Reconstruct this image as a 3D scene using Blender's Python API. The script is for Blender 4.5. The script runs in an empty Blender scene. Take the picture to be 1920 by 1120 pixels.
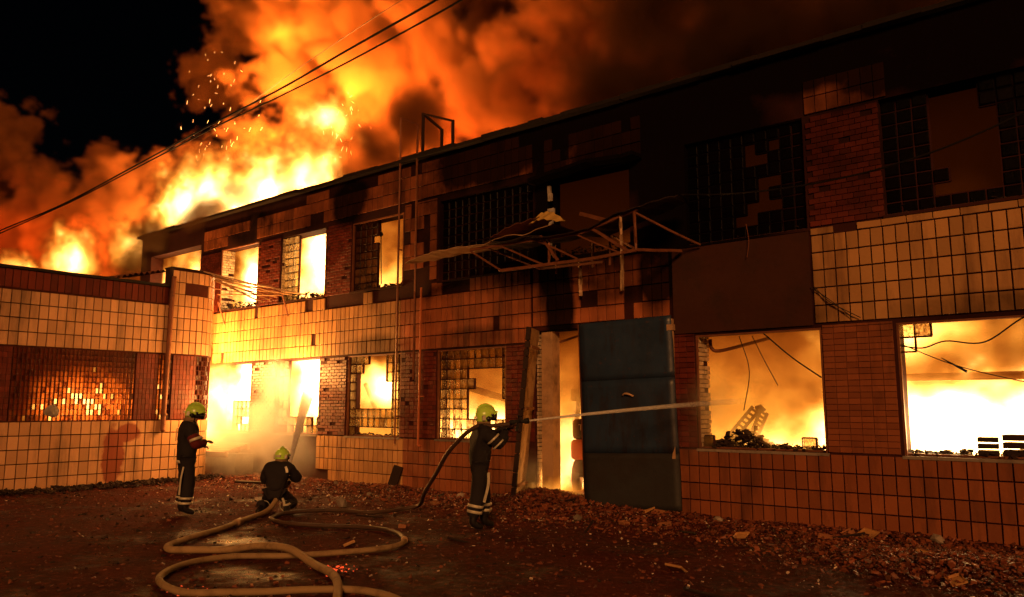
import bpy, bmesh, math, random
from mathutils import Vector, Matrix, noise as mn
R = math.radians
rnd = random.Random(7)
sc = bpy.context.scene
C = sc.collection

# ------------------------------------------------------------------ camera, world, light
CAM = Vector((0, -12.07, 1.8))
cd = bpy.data.cameras.new('camera'); cam = bpy.data.objects.new('camera', cd); C.objects.link(cam)
cam.location = CAM; cam.rotation_euler = (R(90 + 7.94), 0, R(90 - 50.5))
cd.sensor_width = 36; cd.lens = 1463 / 1920 * 36; cd.clip_end = 600; cd.clip_start = .1
sc.camera = cam
SUN_EL, SUN_AZ = 21, 143          # the weak warm light that reaches the yard from the street side
w = bpy.data.worlds.new('World'); sc.world = w; w.use_nodes = True
bg = w.node_tree.nodes['Background']
sky = w.node_tree.nodes.new('ShaderNodeTexSky'); sky.sky_type = 'NISHITA'; sky.sun_disc = False
sky.sun_elevation = R(SUN_EL); sky.sun_rotation = R(SUN_AZ)
w.node_tree.links.new(sky.outputs[0], bg.inputs[0]); bg.inputs[1].default_value = 0.00015
sl = bpy.data.lights.new('sun', 'SUN'); sl.energy = 1.9; sl.angle = R(12); sl.color = (1, .40, .12)
so = bpy.data.objects.new('sun', sl); C.objects.link(so)
az = R(SUN_AZ); d = Vector((math.sin(az) * math.cos(R(SUN_EL)), math.cos(az) * math.cos(R(SUN_EL)), math.sin(R(SUN_EL))))
so.rotation_euler = d.to_track_quat('Z', 'Y').to_euler()
sc.view_settings.view_transform = 'Standard'; sc.view_settings.look = 'None'
sc.view_settings.exposure = 0; sc.view_settings.gamma = 1
cy = sc.cycles
cy.use_denoising = True; cy.max_bounces = 6; cy.diffuse_bounces = 2; cy.glossy_bounces = 2
cy.transmission_bounces = 3; cy.transparent_max_bounces = 12; cy.volume_bounces = 0
cy.sample_clamp_indirect = 3; cy.sample_clamp_direct = 30; cy.caustics_reflective = False; cy.caustics_refractive = False
cy.volume_step_rate = 2; cy.volume_max_steps = 256

# fire light: point lamps added in the flames, and some in smoke and steam
FIRE = (1, .40, .085)
def fire_lamp(loc, e, r=.35, col=FIRE):
    l = bpy.data.lights.new('fire_light', 'POINT'); l.energy = e; l.color = col; l.shadow_soft_size = r
    o = bpy.data.objects.new('fire_light', l); o.location = loc; C.objects.link(o)
# roof blaze, and lamps added in the smoke around it
fire_lamp((-29, 5.5, 10.0), 26000, 1.2)
fire_lamp((-24.5, 5.0, 10.4), 17000, 1.0)
fire_lamp((-33.5, 5.5, 9.6), 6000, 1.0)
fire_lamp((-29.5, 7, 14.0), 8000, 1.0, (1, .36, .06))
fire_lamp((-24, 7, 14.0), 5000, 1.0, (1, .30, .045))
fire_lamp((-29.5, 7, 18.5), 2500, 1.0, (1, .34, .05))
fire_lamp((-22.5, 5, 11), 3500, .8, (1, .30, .05))
fire_lamp((-39, 2.2, 9.0), 1200, .5, (1, .24, .035))
fire_lamp((-18, 5.5, 10), 1500, .8, (1, .20, .022))
fire_lamp((-13, 5.5, 10), 260, .8, (1, .15, .016))
fire_lamp((-4, 5.5, 10), 60, .8, (1, .12, .014))
fire_lamp((-45, 2.0, 9.5), 700, .6, (1, .18, .02))
fire_lamp((-51, 1.5, 11), 500, .6, (1, .14, .016))
# rooms and annex, with lamps added outside the left windows
fire_lamp((-20.5, -.95, 2.8), 2200, .2)
fire_lamp((-18.2, -1.3, 2.0), 260, .1)
fire_lamp((-20.2, -.7, 1.2), 350, .2)
fire_lamp((-17.0, -.45, 2.7), 380, .12)
fire_lamp((-9.2, .28, .45), 150, .12)
fire_lamp((-20.1, 1.6, 2.0), 700, .4)
fire_lamp((-17.0, 1.6, 2.1), 700, .4)
fire_lamp((-14.2, 2.6, 1.9), 220, .4)
fire_lamp((-11.2, 1.7, 1.5), 420, .35)
fire_lamp((-9.1, 2.2, 1.0), 420, .35)
fire_lamp((-5.0, 3.6, 1.0), 160, .3)
fire_lamp((-2.2, 2.2, 1.7), 520, .4)
fire_lamp((-19.9, 1.6, 5.6), 260, .35)
fire_lamp((-17.0, 1.8, 5.6), 260, .35)
fire_lamp((-14.6, 3.0, 5.2), 120, .35)
fire_lamp((-20.2, -4.3, 1.9), 260, .3, (1, .34, .06))

# ------------------------------------------------------------------ materials
MATS = {}
def nt(name):
    m = bpy.data.materials.new(name); m.use_nodes = True
    return m, m.node_tree, m.node_tree.nodes, m.node_tree.links
def mathn(N, L, op, *a, clamp=False):
    x = N.new('ShaderNodeMath'); x.operation = op; x.use_clamp = clamp
    for i, v in enumerate(a):
        if isinstance(v, (int, float)): x.inputs[i].default_value = v
        else: L.new(v, x.inputs[i])
    return x.outputs[0]
def noisen(N, L, vec, scale, det=4, rough=.55):
    x = N.new('ShaderNodeTexNoise'); x.inputs['Scale'].default_value = scale
    x.inputs['Detail'].default_value = det; x.inputs['Roughness'].default_value = rough
    if vec is not None: L.new(vec, x.inputs['Vector'])
    return x
def mixc(N, L, f, a, b, mode='MIX'):
    x = N.new('ShaderNodeMix'); x.data_type = 'RGBA'; x.blend_type = mode
    for s, v in ((0, f), (6, a), (7, b)):
        if isinstance(v, (int, float)): x.inputs[s].default_value = v
        elif isinstance(v, tuple): x.inputs[s].default_value = (*v, 1)
        else: L.new(v, x.inputs[s])
    return x.outputs[2]
# soot stains and painted-in shade on the facade: ellipses (x, z, rx, rz, strength) that darken its colour
SOOT_SHADE = [(-10.8, 6.0, 3.4, 1.5, .7), (-9.6, 4.9, 1.6, 1.0, .8), (-7.9, 6.6, 2.2, 1.0, 1.0), (-7.6, 4.1, 1.0, .45, .55), (-1.6, 7.0, 2.6, .9, 1.1), (-3.3, 6.6, .9, .5, .7), (-12.2, 5.6, 1.3, 1.2, .5), (-17, 7.0, 6, .85, .6), (-3.4, 5.9, .9, 1.2, .5), (-4.9, 3.12, 1.2, .3, .6), (-1.8, 3.15, 1.1, .22, .5), (-11, 3.2, 1.3, .35, .6), (-14.1, 3.2, 1.2, .3, .5), (-10.7, 6.9, 1.9, .8, .8), (-11, 5.4, 2.0, 1.0, .5), (-11.3, 4.1, 2.6, .7, .3), (-14, 5.4, 1.2, 1.2, .5), (-10.4, 7.2, 2.3, .9, 1.2), (-8.9, 5.6, .55, 2.2, 1.3), (-8.75, 3.75, .36, .95, 1.5), (-6.7, 6.9, 2.4, 1.5, 1.3),
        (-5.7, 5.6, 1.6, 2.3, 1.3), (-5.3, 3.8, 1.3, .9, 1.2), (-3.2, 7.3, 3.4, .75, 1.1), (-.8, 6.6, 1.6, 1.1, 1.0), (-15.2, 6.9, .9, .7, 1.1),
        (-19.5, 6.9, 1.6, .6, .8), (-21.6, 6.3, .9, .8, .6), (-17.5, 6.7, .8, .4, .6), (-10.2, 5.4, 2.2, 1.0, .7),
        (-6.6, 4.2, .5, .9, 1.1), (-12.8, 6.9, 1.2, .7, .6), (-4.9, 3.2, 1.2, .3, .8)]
def soot_shade_group():
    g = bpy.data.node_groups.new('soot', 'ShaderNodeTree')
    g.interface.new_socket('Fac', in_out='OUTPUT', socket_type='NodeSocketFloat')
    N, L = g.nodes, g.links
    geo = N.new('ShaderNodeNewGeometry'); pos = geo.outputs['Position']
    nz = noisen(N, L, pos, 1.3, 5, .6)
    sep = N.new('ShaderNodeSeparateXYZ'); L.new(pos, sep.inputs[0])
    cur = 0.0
    for x, z, rx, rz, s in SOOT_SHADE:
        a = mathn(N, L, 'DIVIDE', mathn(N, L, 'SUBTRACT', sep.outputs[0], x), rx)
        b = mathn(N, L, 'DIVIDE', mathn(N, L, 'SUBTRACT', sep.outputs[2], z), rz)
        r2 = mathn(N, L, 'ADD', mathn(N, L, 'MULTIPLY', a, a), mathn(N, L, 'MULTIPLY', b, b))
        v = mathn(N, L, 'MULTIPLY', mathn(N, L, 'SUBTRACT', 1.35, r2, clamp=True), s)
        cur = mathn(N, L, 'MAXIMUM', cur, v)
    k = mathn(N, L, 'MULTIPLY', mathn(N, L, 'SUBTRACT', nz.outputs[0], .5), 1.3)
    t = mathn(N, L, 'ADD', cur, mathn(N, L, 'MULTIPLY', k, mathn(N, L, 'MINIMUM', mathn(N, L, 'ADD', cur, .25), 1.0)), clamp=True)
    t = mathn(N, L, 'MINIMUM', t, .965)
    # soot and painted shade stay on the front building
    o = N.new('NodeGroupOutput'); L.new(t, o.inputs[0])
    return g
SG = soot_shade_group()
def surf(name, col, col2=None, rough=.7, nscale=3., var=.25, bump=.3, bscale=40., soot=False, metal=0., spec=.3, grime=.5, grime_col=(.02, .012, .008), drip=False):
    if name in MATS: return MATS[name]
    m, T, N, L = nt(name); b = N['Principled BSDF']
    geo = N.new('ShaderNodeNewGeometry'); pos = geo.outputs['Position']
    n1 = noisen(N, L, pos, nscale, 5, .6)
    oi = N.new('ShaderNodeObjectInfo')
    c = mixc(N, L, n1.outputs[0], col, col2 or tuple(x * .7 for x in col))
    # piece-to-piece variation
    rr = mathn(N, L, 'FRACT', mathn(N, L, 'ADD', mathn(N, L, 'MULTIPLY', oi.outputs['Random'], 7.3), mathn(N, L, 'MULTIPLY', geo.outputs['Random Per Island'], 3.7)))
    vv = mathn(N, L, 'ADD', 1 - var, mathn(N, L, 'MULTIPLY', rr, 2 * var))
    mul = N.new('ShaderNodeVectorMath'); mul.operation = 'SCALE'; L.new(c, mul.inputs[0]); L.new(vv, mul.inputs['Scale']); c = mul.outputs[0]
    # grime
    if grime:
        if drip:
            mp = N.new('ShaderNodeMapping'); L.new(pos, mp.inputs[0]); mp.inputs['Scale'].default_value = (1, 1, .18); gv = mp.outputs[0]
        else: gv = pos
        n2 = noisen(N, L, gv, nscale * .9 + .4, 7, .68)
        gm = mathn(N, L, 'MULTIPLY', mathn(N, L, 'SUBTRACT', n2.outputs[0], .5, clamp=False), 5.0, clamp=True)
        c = mixc(N, L, mathn(N, L, 'MULTIPLY', gm, grime), c, grime_col)
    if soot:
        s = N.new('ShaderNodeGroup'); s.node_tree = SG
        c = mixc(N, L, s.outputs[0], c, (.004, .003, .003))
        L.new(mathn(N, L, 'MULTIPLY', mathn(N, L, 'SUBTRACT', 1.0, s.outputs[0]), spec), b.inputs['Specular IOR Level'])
    L.new(c, b.inputs['Base Color'])
    b.inputs['Metallic'].default_value = metal
    if not soot: b.inputs['Specular IOR Level'].default_value = spec
    n3 = noisen(N, L, pos, bscale, 4, .6)
    L.new(mathn(N, L, 'ADD', rough - .15, mathn(N, L, 'MULTIPLY', n3.outputs[0], .3)), b.inputs['Roughness'])
    if bump:
        bp = N.new('ShaderNodeBump'); bp.inputs['Strength'].default_value = bump; bp.inputs['Distance'].default_value = .01
        L.new(n3.outputs[0], bp.inputs['Height']); L.new(bp.outputs[0], b.inputs['Normal'])
    MATS[name] = m; return m
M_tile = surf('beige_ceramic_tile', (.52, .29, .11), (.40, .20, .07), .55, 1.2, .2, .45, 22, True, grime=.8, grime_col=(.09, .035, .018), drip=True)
M_tilem = surf('redbrown_tile', (.46, .145, .052), (.31, .085, .03), .55, 1.6, .24, .45, 22, True, grime=.8, grime_col=(.07, .022, .012), drip=True)  # redder, darker tile of the middle bays and parapet
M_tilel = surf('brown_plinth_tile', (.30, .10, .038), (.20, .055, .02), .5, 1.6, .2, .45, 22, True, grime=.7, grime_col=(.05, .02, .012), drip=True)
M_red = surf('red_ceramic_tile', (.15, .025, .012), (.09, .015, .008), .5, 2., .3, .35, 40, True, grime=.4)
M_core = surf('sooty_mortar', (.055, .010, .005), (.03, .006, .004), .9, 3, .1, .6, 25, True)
M_render = surf('dark_render', (.060, .018, .008), (.035, .010, .005), .9, 1.5, .1, .6, 14, False, grime=.5)
M_dark = surf('charred_plaster', (.02, .012, .008), (.008, .006, .005), .9, 2, .2, .8, 12)
M_brick = surf('fired_brick', (.40, .17, .07), (.28, .11, .05), .85, 4, .25, .6, 30, False, grime=.5)
M_atile = surf('cream_wall_tile', (.62, .36, .19), (.48, .26, .12), .5, 1.5, .19, .45, 22, False, grime=.75, grime_col=(.11, .07, .04), drip=True)
_t = M_atile.node_tree; _b = _t.nodes['Principled BSDF']; _src = _b.inputs['Base Color'].links[0].from_socket; _p = _t.nodes.new('ShaderNodeNewGeometry'); _n = noisen(_t.nodes, _t.links, _p.outputs[0], 3.0, 4, .6)
_f = None
for _c, _r in (((-18.9, -3.75, .62), (1, .27, .72)), ((-18.9, -3.45, 1.2), (1, .30, .22))):
    _s = _t.nodes.new('ShaderNodeVectorMath'); _s.operation = 'SUBTRACT'; _t.links.new(_p.outputs[0], _s.inputs[0]); _s.inputs[1].default_value = _c
    _d = _t.nodes.new('ShaderNodeVectorMath'); _d.operation = 'DIVIDE'; _t.links.new(_s.outputs[0], _d.inputs[0]); _d.inputs[1].default_value = _r
    _l = _t.nodes.new('ShaderNodeVectorMath'); _l.operation = 'LENGTH'; _t.links.new(_d.outputs[0], _l.inputs[0])
    _v = mathn(_t.nodes, _t.links, 'SUBTRACT', 1.0, _l.outputs['Value']); _f = _v if _f is None else mathn(_t.nodes, _t.links, 'MAXIMUM', _f, _v)
_f = mathn(_t.nodes, _t.links, 'MULTIPLY', mathn(_t.nodes, _t.links, 'ADD', _f, mathn(_t.nodes, _t.links, 'SUBTRACT', _n.outputs[0], .45)), 5.0, clamp=True)
_t.links.new(mixc(_t.nodes, _t.links, mathn(_t.nodes, _t.links, 'MULTIPLY', _f, .85), _src, (.22, .035, .015)), _b.inputs['Base Color'])   # spilt red paint
M_acore = surf('dark_tile_joint', (.075, .014, .007), (.045, .009, .005), .9, 3, .1, .5, 25)
M_steel = surf('rusty_steel', (.26, .09, .04), (.12, .045, .022), .55, 6, .1, .4, 60, metal=.1)
M_sheet = surf('burnt_sheet_metal', (.60, .40, .22), (.28, .15, .08), .45, 3, .15, .4, 20, metal=.1, grime=.5)
M_blue = surf('faded_blue_steel', (.026, .055, .115), (.011, .018, .034), .45, 1.6, .05, .35, 6, False, metal=.0, spec=.5, grime=.95, grime_col=(.02, .012, .01), drip=True)
M_conc = surf('grey_concrete', (.30, .25, .20), (.18, .14, .11), .9, 5, .35, .8, 25)
M_plast = surf('flaking_white_plaster', (.42, .38, .33), (.26, .22, .18), .9, 5, .2, .8, 25, grime=.6)
M_wood = surf('scorched_timber', (.40, .20, .08), (.16, .07, .03), .8, 6, .2, .6, 50, drip=True)
M_cable = surf('black_cable', (.012, .010, .009), None, .5, 8, 0, 0, 30, grime=0)
M_hose = surf('canvas_hose', (.44, .31, .16), (.30, .20, .10), .75, 5, .1, .6, 160, grime=.65, grime_col=(.10, .05, .02))
M_hosed = surf('dark_wet_hose', (.09, .05, .03), (.05, .028, .018), .5, 5, .1, .5, 160, grime=.4)
M_forka = surf('orange_truck_paint', (.50, .09, .015), (.35, .06, .01), .5, 3, .05, .2, 30)
M_forkb = surf('sooty_truck_paint', (.05, .03, .02), (.03, .018, .012), .6, 3, .05, .3, 30)
M_letter = surf('pale_lettering', (.42, .30, .2), None, .6, 5, 0, 0, 30, grime=.2)
M_rubber = surf('black_rubber', (.015, .014, .013), None, .75, 8, .1, .3, 60, grime=0)
M_suit = surf('navy_turnout_cloth', (.020, .017, .020), (.012, .010, .012), .85, 8, .05, .7, 70, grime=.3)
M_red_suit = surf('dark_red_sleeve_cloth', (.16, .018, .016), (.09, .012, .010), .85, 8, .05, .6, 70, grime=.3)
M_refl = surf('reflective_tape', (.72, .68, .52), (.5, .46, .34), .35, 12, 0, .1, 60, metal=.1, spec=.6, grime=.35)
M_helm = surf('lime_helmet_shell', (.60, .95, .12), (.50, .85, .10), .25, 2, 0, .05, 30, spec=.6, grime=.55)
M_visor = surf('dark_visor', (.02, .02, .02), None, .15, 3, 0, 0, 30, spec=.7, grime=0)
M_skin = surf('skin', (.42, .22, .14), None, .55, 8, 0, .1, 80, grime=.1)
M_curtain = surf('tan_neck_curtain', (.26, .17, .09), None, .85, 8, 0, .3, 80, grime=.2)
M_glove = surf('leather_glove', (.10, .05, .03), None, .75, 8, 0, .3, 80, grime=.2)
M_boot = surf('black_boot', (.014, .012, .011), None, .45, 8, 0, .2, 60, grime=.2)
M_chip = surf('broken_debris', (.22, .065, .03), (.07, .018, .009), .5, 9, .85, .3, 40, grime=.3)
M_char = surf('charred_wood', (.03, .015, .01), None, .8, 9, .3, .8, 30, grime=.2)

_t = M_blue.node_tree; _N, _L = _t.nodes, _t.links; _b = _N['Principled BSDF']; _src = _b.inputs['Base Color'].links[0].from_socket
_p = _N.new('ShaderNodeNewGeometry').outputs[0]; _mp = _N.new('ShaderNodeMapping'); _L.new(_p, _mp.inputs[0]); _mp.inputs['Scale'].default_value = (1.6, 1.6, .35)
_n = noisen(_N, _L, _mp.outputs[0], 2.2, 7, .7); _n2 = noisen(_N, _L, _p, 14, 6, .7)
_c = mixc(_N, _L, mathn(_N, _L, 'MULTIPLY', mathn(_N, _L, 'SUBTRACT', _n.outputs[0], .53), 7.0, clamp=True), _src, (.018, .010, .008))
_c = mixc(_N, _L, mathn(_N, _L, 'MULTIPLY', mathn(_N, _L, 'SUBTRACT', _n2.outputs[0], .62), 9.0, clamp=True), _c, (.10, .035, .015))
_L.new(_c, _b.inputs['Base Color'])   # rust and scorch marks on the door

def ground_mat():
    m, T, N, L = nt('trampled_earth'); b = N['Principled BSDF']
    pos = N.new('ShaderNodeNewGeometry').outputs['Position']
    a = noisen(N, L, pos, .6, 8, .65); c = noisen(N, L, pos, 9, 8, .7); d = noisen(N, L, pos, 60, 4, .7)
    col = mixc(N, L, mathn(N, L, 'MULTIPLY', mathn(N, L, 'SUBTRACT', a.outputs[0], .35), 3, clamp=True), (.020, .005, .003), (.12, .017, .007))
    col = mixc(N, L, mathn(N, L, 'MULTIPLY', mathn(N, L, 'SUBTRACT', c.outputs[0], .5), 5, clamp=True), col, (.20, .036, .016))
    sp = mathn(N, L, 'MULTIPLY', mathn(N, L, 'SUBTRACT', d.outputs[0], .66), 14, clamp=True)
    col = mixc(N, L, sp, col, (.35, .24, .17))
    L.new(col, b.inputs['Base Color'])
    L.new(mathn(N, L, 'ADD', .22, mathn(N, L, 'MULTIPLY', mathn(N, L, 'SUBTRACT', a.outputs[0], .33, clamp=True), 4.5), clamp=True), b.inputs['Roughness'])
    b.inputs['Specular IOR Level'].default_value = .14
    h = mathn(N, L, 'ADD', c.outputs[0], mathn(N, L, 'MULTIPLY', d.outputs[0], .35))
    bp = N.new('ShaderNodeBump'); bp.inputs['Strength'].default_value = 1.0; bp.inputs['Distance'].default_value = .09
    L.new(h, bp.inputs['Height']); L.new(bp.outputs[0], b.inputs['Normal'])
    return m
M_ground = ground_mat()

def glass_mat(name, c1, c2, clear, rough=.15, gloss=.8):
    m, T, N, L = nt(name); b = N['Principled BSDF']; out = N['Material Output']
    pos = N.new('ShaderNodeNewGeometry'); oi = N.new('ShaderNodeObjectInfo')
    n = noisen(N, L, pos.outputs['Position'], 22, 6, .7)
    rr = mathn(N, L, 'FRACT', mathn(N, L, 'ADD', mathn(N, L, 'MULTIPLY', oi.outputs['Random'], 5.3), mathn(N, L, 'MULTIPLY', pos.outputs['Random Per Island'], 3.1)))
    f = mathn(N, L, 'MULTIPLY', mathn(N, L, 'SUBTRACT', mathn(N, L, 'ADD', n.outputs[0], mathn(N, L, 'MULTIPLY', rr, .35)), .42), 3.5, clamp=True)
    col = mixc(N, L, f, c1, c2)
    tr = N.new('ShaderNodeBsdfTranslucent'); L.new(col, tr.inputs[0])
    tp = N.new('ShaderNodeBsdfTransparent'); L.new(col, tp.inputs[0])
    m1 = N.new('ShaderNodeMixShader'); L.new(mathn(N, L, 'MULTIPLY', f, clear, clamp=True), m1.inputs[0]); L.new(tr.outputs[0], m1.inputs[1]); L.new(tp.outputs[0], m1.inputs[2])
    gl = N.new('ShaderNodeBsdfGlossy'); gl.inputs['Roughness'].default_value = rough; gl.inputs[0].default_value = (gloss, gloss, gloss, 1)
    bp = N.new('ShaderNodeBump'); bp.inputs['Strength'].default_value = .7; bp.inputs['Distance'].default_value = .01; L.new(n.outputs[0], bp.inputs['Height']); L.new(bp.outputs[0], gl.inputs['Normal'])
    fr = N.new('ShaderNodeFresnel'); fr.inputs[0].default_value = 1.45
    m2 = N.new('ShaderNodeMixShader'); L.new(fr.outputs[0], m2.inputs[0]); L.new(m1.outputs[0], m2.inputs[1]); L.new(gl.outputs[0], m2.inputs[2])
    L.new(m2.outputs[0], out.inputs['Surface']); N.remove(b)
    return m
M_glass = glass_mat('smoked_glass', (.10, .045, .015), (.62, .50, .30), .75)
M_glassd = glass_mat('blackened_glass', (.012, .008, .006), (.10, .05, .03), .25, .4, .25)
M_glassr = glass_mat('red_dirty_glass', (.16, .022, .010), (.55, .20, .07), .8, .35)

# ------------------------------------------------------------------ mesh helpers
def tag(o, label=None, cat=None, group=None, kind=None):
    if label: o['label'] = label
    if cat: o['category'] = cat
    if group: o['group'] = group
    if kind: o['kind'] = kind
    return o
def empty(name, loc=(0, 0, 0), rz=0):
    o = bpy.data.objects.new(name, None); o.location = loc; o.rotation_euler[2] = rz; o.empty_display_size = .2; C.objects.link(o); return o
def link(name, me, mat=None, parent=None):
    if mat is not None and not me.materials: me.materials.append(mat)
    o = bpy.data.objects.new(name, me); C.objects.link(o)
    if parent: o.parent = parent
    return o
class MB:
    def __init__(s): s.v = []; s.f = []
    def add(s, V, F):
        b = len(s.v); s.v += [tuple(p) for p in V]; s.f += [tuple(b + i for i in f) for f in F]
    def box(s, x0, x1, y0, y1, z0, z1, M=None):
        V = [Vector(p) for p in ((x0, y0, z0), (x1, y0, z0), (x1, y1, z0), (x0, y1, z0), (x0, y0, z1), (x1, y0, z1), (x1, y1, z1), (x0, y1, z1))]
        if M is not None: V = [M @ p for p in V]
        s.add(V, [(0, 3, 2, 1), (4, 5, 6, 7), (0, 1, 5, 4), (1, 2, 6, 5), (2, 3, 7, 6), (3, 0, 4, 7)])
    def bar(s, a, b, w, h=None):
        h = h or w; a = Vector(a); b = Vector(b); d = b - a; n = d.length; q = d.to_track_quat('Z', 'Y').to_matrix().to_4x4(); q.translation = a
        s.box(-w / 2, w / 2, -h / 2, h / 2, 0, n, q)
    def tube(s, P, r, n=8, cap=True, flat=1.):
        P = [Vector(p) for p in P]; m = len(P); rings = []; base = len(s.v)
        up = Vector((0, 0, 1))
        prevx = None
        for i, p in enumerate(P):
            t = (P[min(i + 1, m - 1)] - P[max(i - 1, 0)]).normalized()
            x = t.cross(up)
            if x.length < .05: x = t.cross(Vector((0, 1, 0)))
            x.normalize()
            if prevx is not None:
                x = (prevx - t * prevx.dot(t)).normalized()
            prevx = x
            y = x.cross(t)
            rr = r[i] if isinstance(r, (list, tuple)) else r
            for k in range(n):
                a = 2 * math.pi * k / n
                s.v.append(tuple(p + x * math.cos(a) * rr + y * math.sin(a) * rr * flat))
        for i in range(m - 1):
            for k in range(n):
                k2 = (k + 1) % n; s.f.append((base + i * n + k, base + i * n + k2, base + (i + 1) * n + k2, base + (i + 1) * n + k))
        if cap:
            s.f.append(tuple(base + k for k in range(n))[::-1]); s.f.append(tuple(base + (m - 1) * n + k for k in range(n)))
    def mesh(s, name, mat, smooth=False):
        me = bpy.data.meshes.new(name); me.from_pydata(s.v, [], s.f); me.materials.append(mat)
        if smooth: me.polygons.foreach_set('use_smooth', [True] * len(me.polygons))
        return me
    def build(s, name, mat, parent=None, smooth=False): return link(name, s.mesh(name, mat, smooth), None, parent)
def spline(P, k=6):
    P = [Vector(p) for p in P]; out = []
    Q = [P[0] * 2 - P[1]] + P + [P[-1] * 2 - P[-2]]
    for i in range(1, len(Q) - 2):
        a, b, c, d = Q[i - 1:i + 3]
        for j in range(k):
            t = j / k
            out.append(.5 * ((2 * b) + (c - a) * t + (2 * a - 5 * b + 4 * c - d) * t * t + (3 * b - a - 3 * c + d) * t ** 3))
    out.append(P[-1]); return out
def wobble(a, b, n, sag=0, amp=0, seed=0):
    a, b = Vector(a), Vector(b); o = []
    for i in range(n + 1):
        t = i / n; p = a.lerp(b, t); p.z -= sag * 4 * t * (1 - t)
        if amp: p += mn.noise_vector(p * 1.7 + Vector((seed, 0, 0))) * amp
        o.append(p)
    return o
def lump(r, seed, squash=(1, 1, 1), sub=1, amp=.35):
    bm = bmesh.new(); bmesh.ops.create_icosphere(bm, subdivisions=sub, radius=1)
    for v in bm.verts:
        n = 1 + amp * mn.noise(v.co * 1.3 + Vector((seed * 3.1, seed, 0)))
        v.co = Vector((v.co.x * squash[0], v.co.y * squash[1], v.co.z * squash[2])) * n * r
    V = [v.co.copy() for v in bm.verts]; F = [tuple(x.index for x in f.verts) for f in bm.faces]; bm.free(); return V, F

# one tile with a chamfered face, looking to -Y, origin at the middle of its back
PIECE = {}
def piece_data(w, h, d, b):
    x, z = w / 2, h / 2
    V = [(-x, 0, -z), (x, 0, -z), (x, 0, z), (-x, 0, z), (-x, -d + b, -z), (x, -d + b, -z), (x, -d + b, z), (-x, -d + b, z),
         (-x + b, -d, -z + b), (x - b, -d, -z + b), (x - b, -d, z - b), (-x + b, -d, z - b)]
    F = []
    for i in range(4):
        j = (i + 1) % 4; F.append((i, j, 4 + j, 4 + i)); F.append((4 + i, 4 + j, 8 + j, 8 + i))
    F.append((8, 9, 10, 11)); return V, F
def piece_mesh(name, w, h, d, b, mat):
    k = (name, round(w, 3), round(h, 3), round(d, 3), mat.name)
    if k not in PIECE:
        V, F = piece_data(w, h, d, b); me = bpy.data.meshes.new(name); me.from_pydata(V, [], F); me.materials.append(mat); PIECE[k] = me
    return PIECE[k]
FWD = Vector((-.63, .764, .138))
def seen_size(p, w, h):
    v = Vector(p) - CAM; dep = v.dot(FWD)
    if dep < 1: return 0
    s = w * h / v.length ** 3 * 100
    RT = Vector((.772, .636, 0)); xx = v.dot(RT) / dep
    return s if abs(xx) < .68 else s * .001
def place_pieces(name, items, parents, mat, d=.03, b=.004, limit=300, jitter=.007, rest_parent=None):
    """items: (pos, rz, w, h, parent_index). Biggest ones in view become parts, the rest one part of kind stuff."""
    items = sorted(items, key=lambda t: -seen_size(t[0], t[2], t[3]))
    rest = {}
    for i, (p, rz, w, h, pi) in enumerate(items):
        tilt = Matrix.Rotation(rnd.gauss(0, .014), 4, 'Z') @ Matrix.Rotation(rnd.gauss(0, .014), 4, 'X') @ Matrix.Rotation(rnd.gauss(0, .006), 4, 'Y')
        M = Matrix.Translation(Vector(p)) @ Matrix.Rotation(rz, 4, 'Z') @ Matrix.Translation((0, rnd.uniform(-jitter, 0), 0)) @ tilt
        if i < limit:
            o = link(name, piece_mesh(name, w, h, d, b, mat), None, parents[pi]); o.matrix_local = M
        else:
            V, F = piece_data(w, h, d, b); rest.setdefault(rest_parent, MB()).add([M @ Vector(q) for q in V], F)
    for k, m in rest.items():
        o = m.build(name + '_field', mat, k); o['kind'] = 'stuff'

# ------------------------------------------------------------------ ground
def gh(x, y):
    z = .035 * mn.noise(Vector((x * .5, y * .5, 0))) + .02 * mn.noise(Vector((x * 2.1, y * 2.1, 3)))
    if y > -3.2 and x > -24: z += .10 * max(0, (y + 3.2) / 3.2) ** 1.3 * (.7 + .6 * mn.noise(Vector((x * .8, y, 7))))
    z += .17 * math.exp(-((x + 8.9) / 1.0) ** 2 - ((y + .2) / .9) ** 2)
    z += .16 * math.exp(-((x + 1.6) / 1.5) ** 2 - ((y + 2.3) / .7) ** 2)
    return z
def ground():
    V = []; F = []
    xs = [-300, -150, -80, -50, -35] + [-28 + .14 * i for i in range(236)] + [7, 12, 30, 80, 150]
    ys = [-150, -60, -30, -20] + [-13 + .14 * i for i in range(98)] + [1.2, 3, 8, 15, 40, 120, 300]
    for y in ys:
        for x in xs: V.append((x, y, gh(x, y) if -28 < x < 6 and -13 < y < 1 else 0))
    n = len(xs)
    for j in range(len(ys) - 1):
        for i in range(n - 1): F.append((j * n + i, j * n + i + 1, (j + 1) * n + i + 1, (j + 1) * n + i))
    me = bpy.data.meshes.new('ground'); me.from_pydata(V, [], F); me.polygons.foreach_set('use_smooth', [True] * len(F))
    o = link('ground', me, M_ground); o['kind'] = 'structure'
ground()

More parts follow.
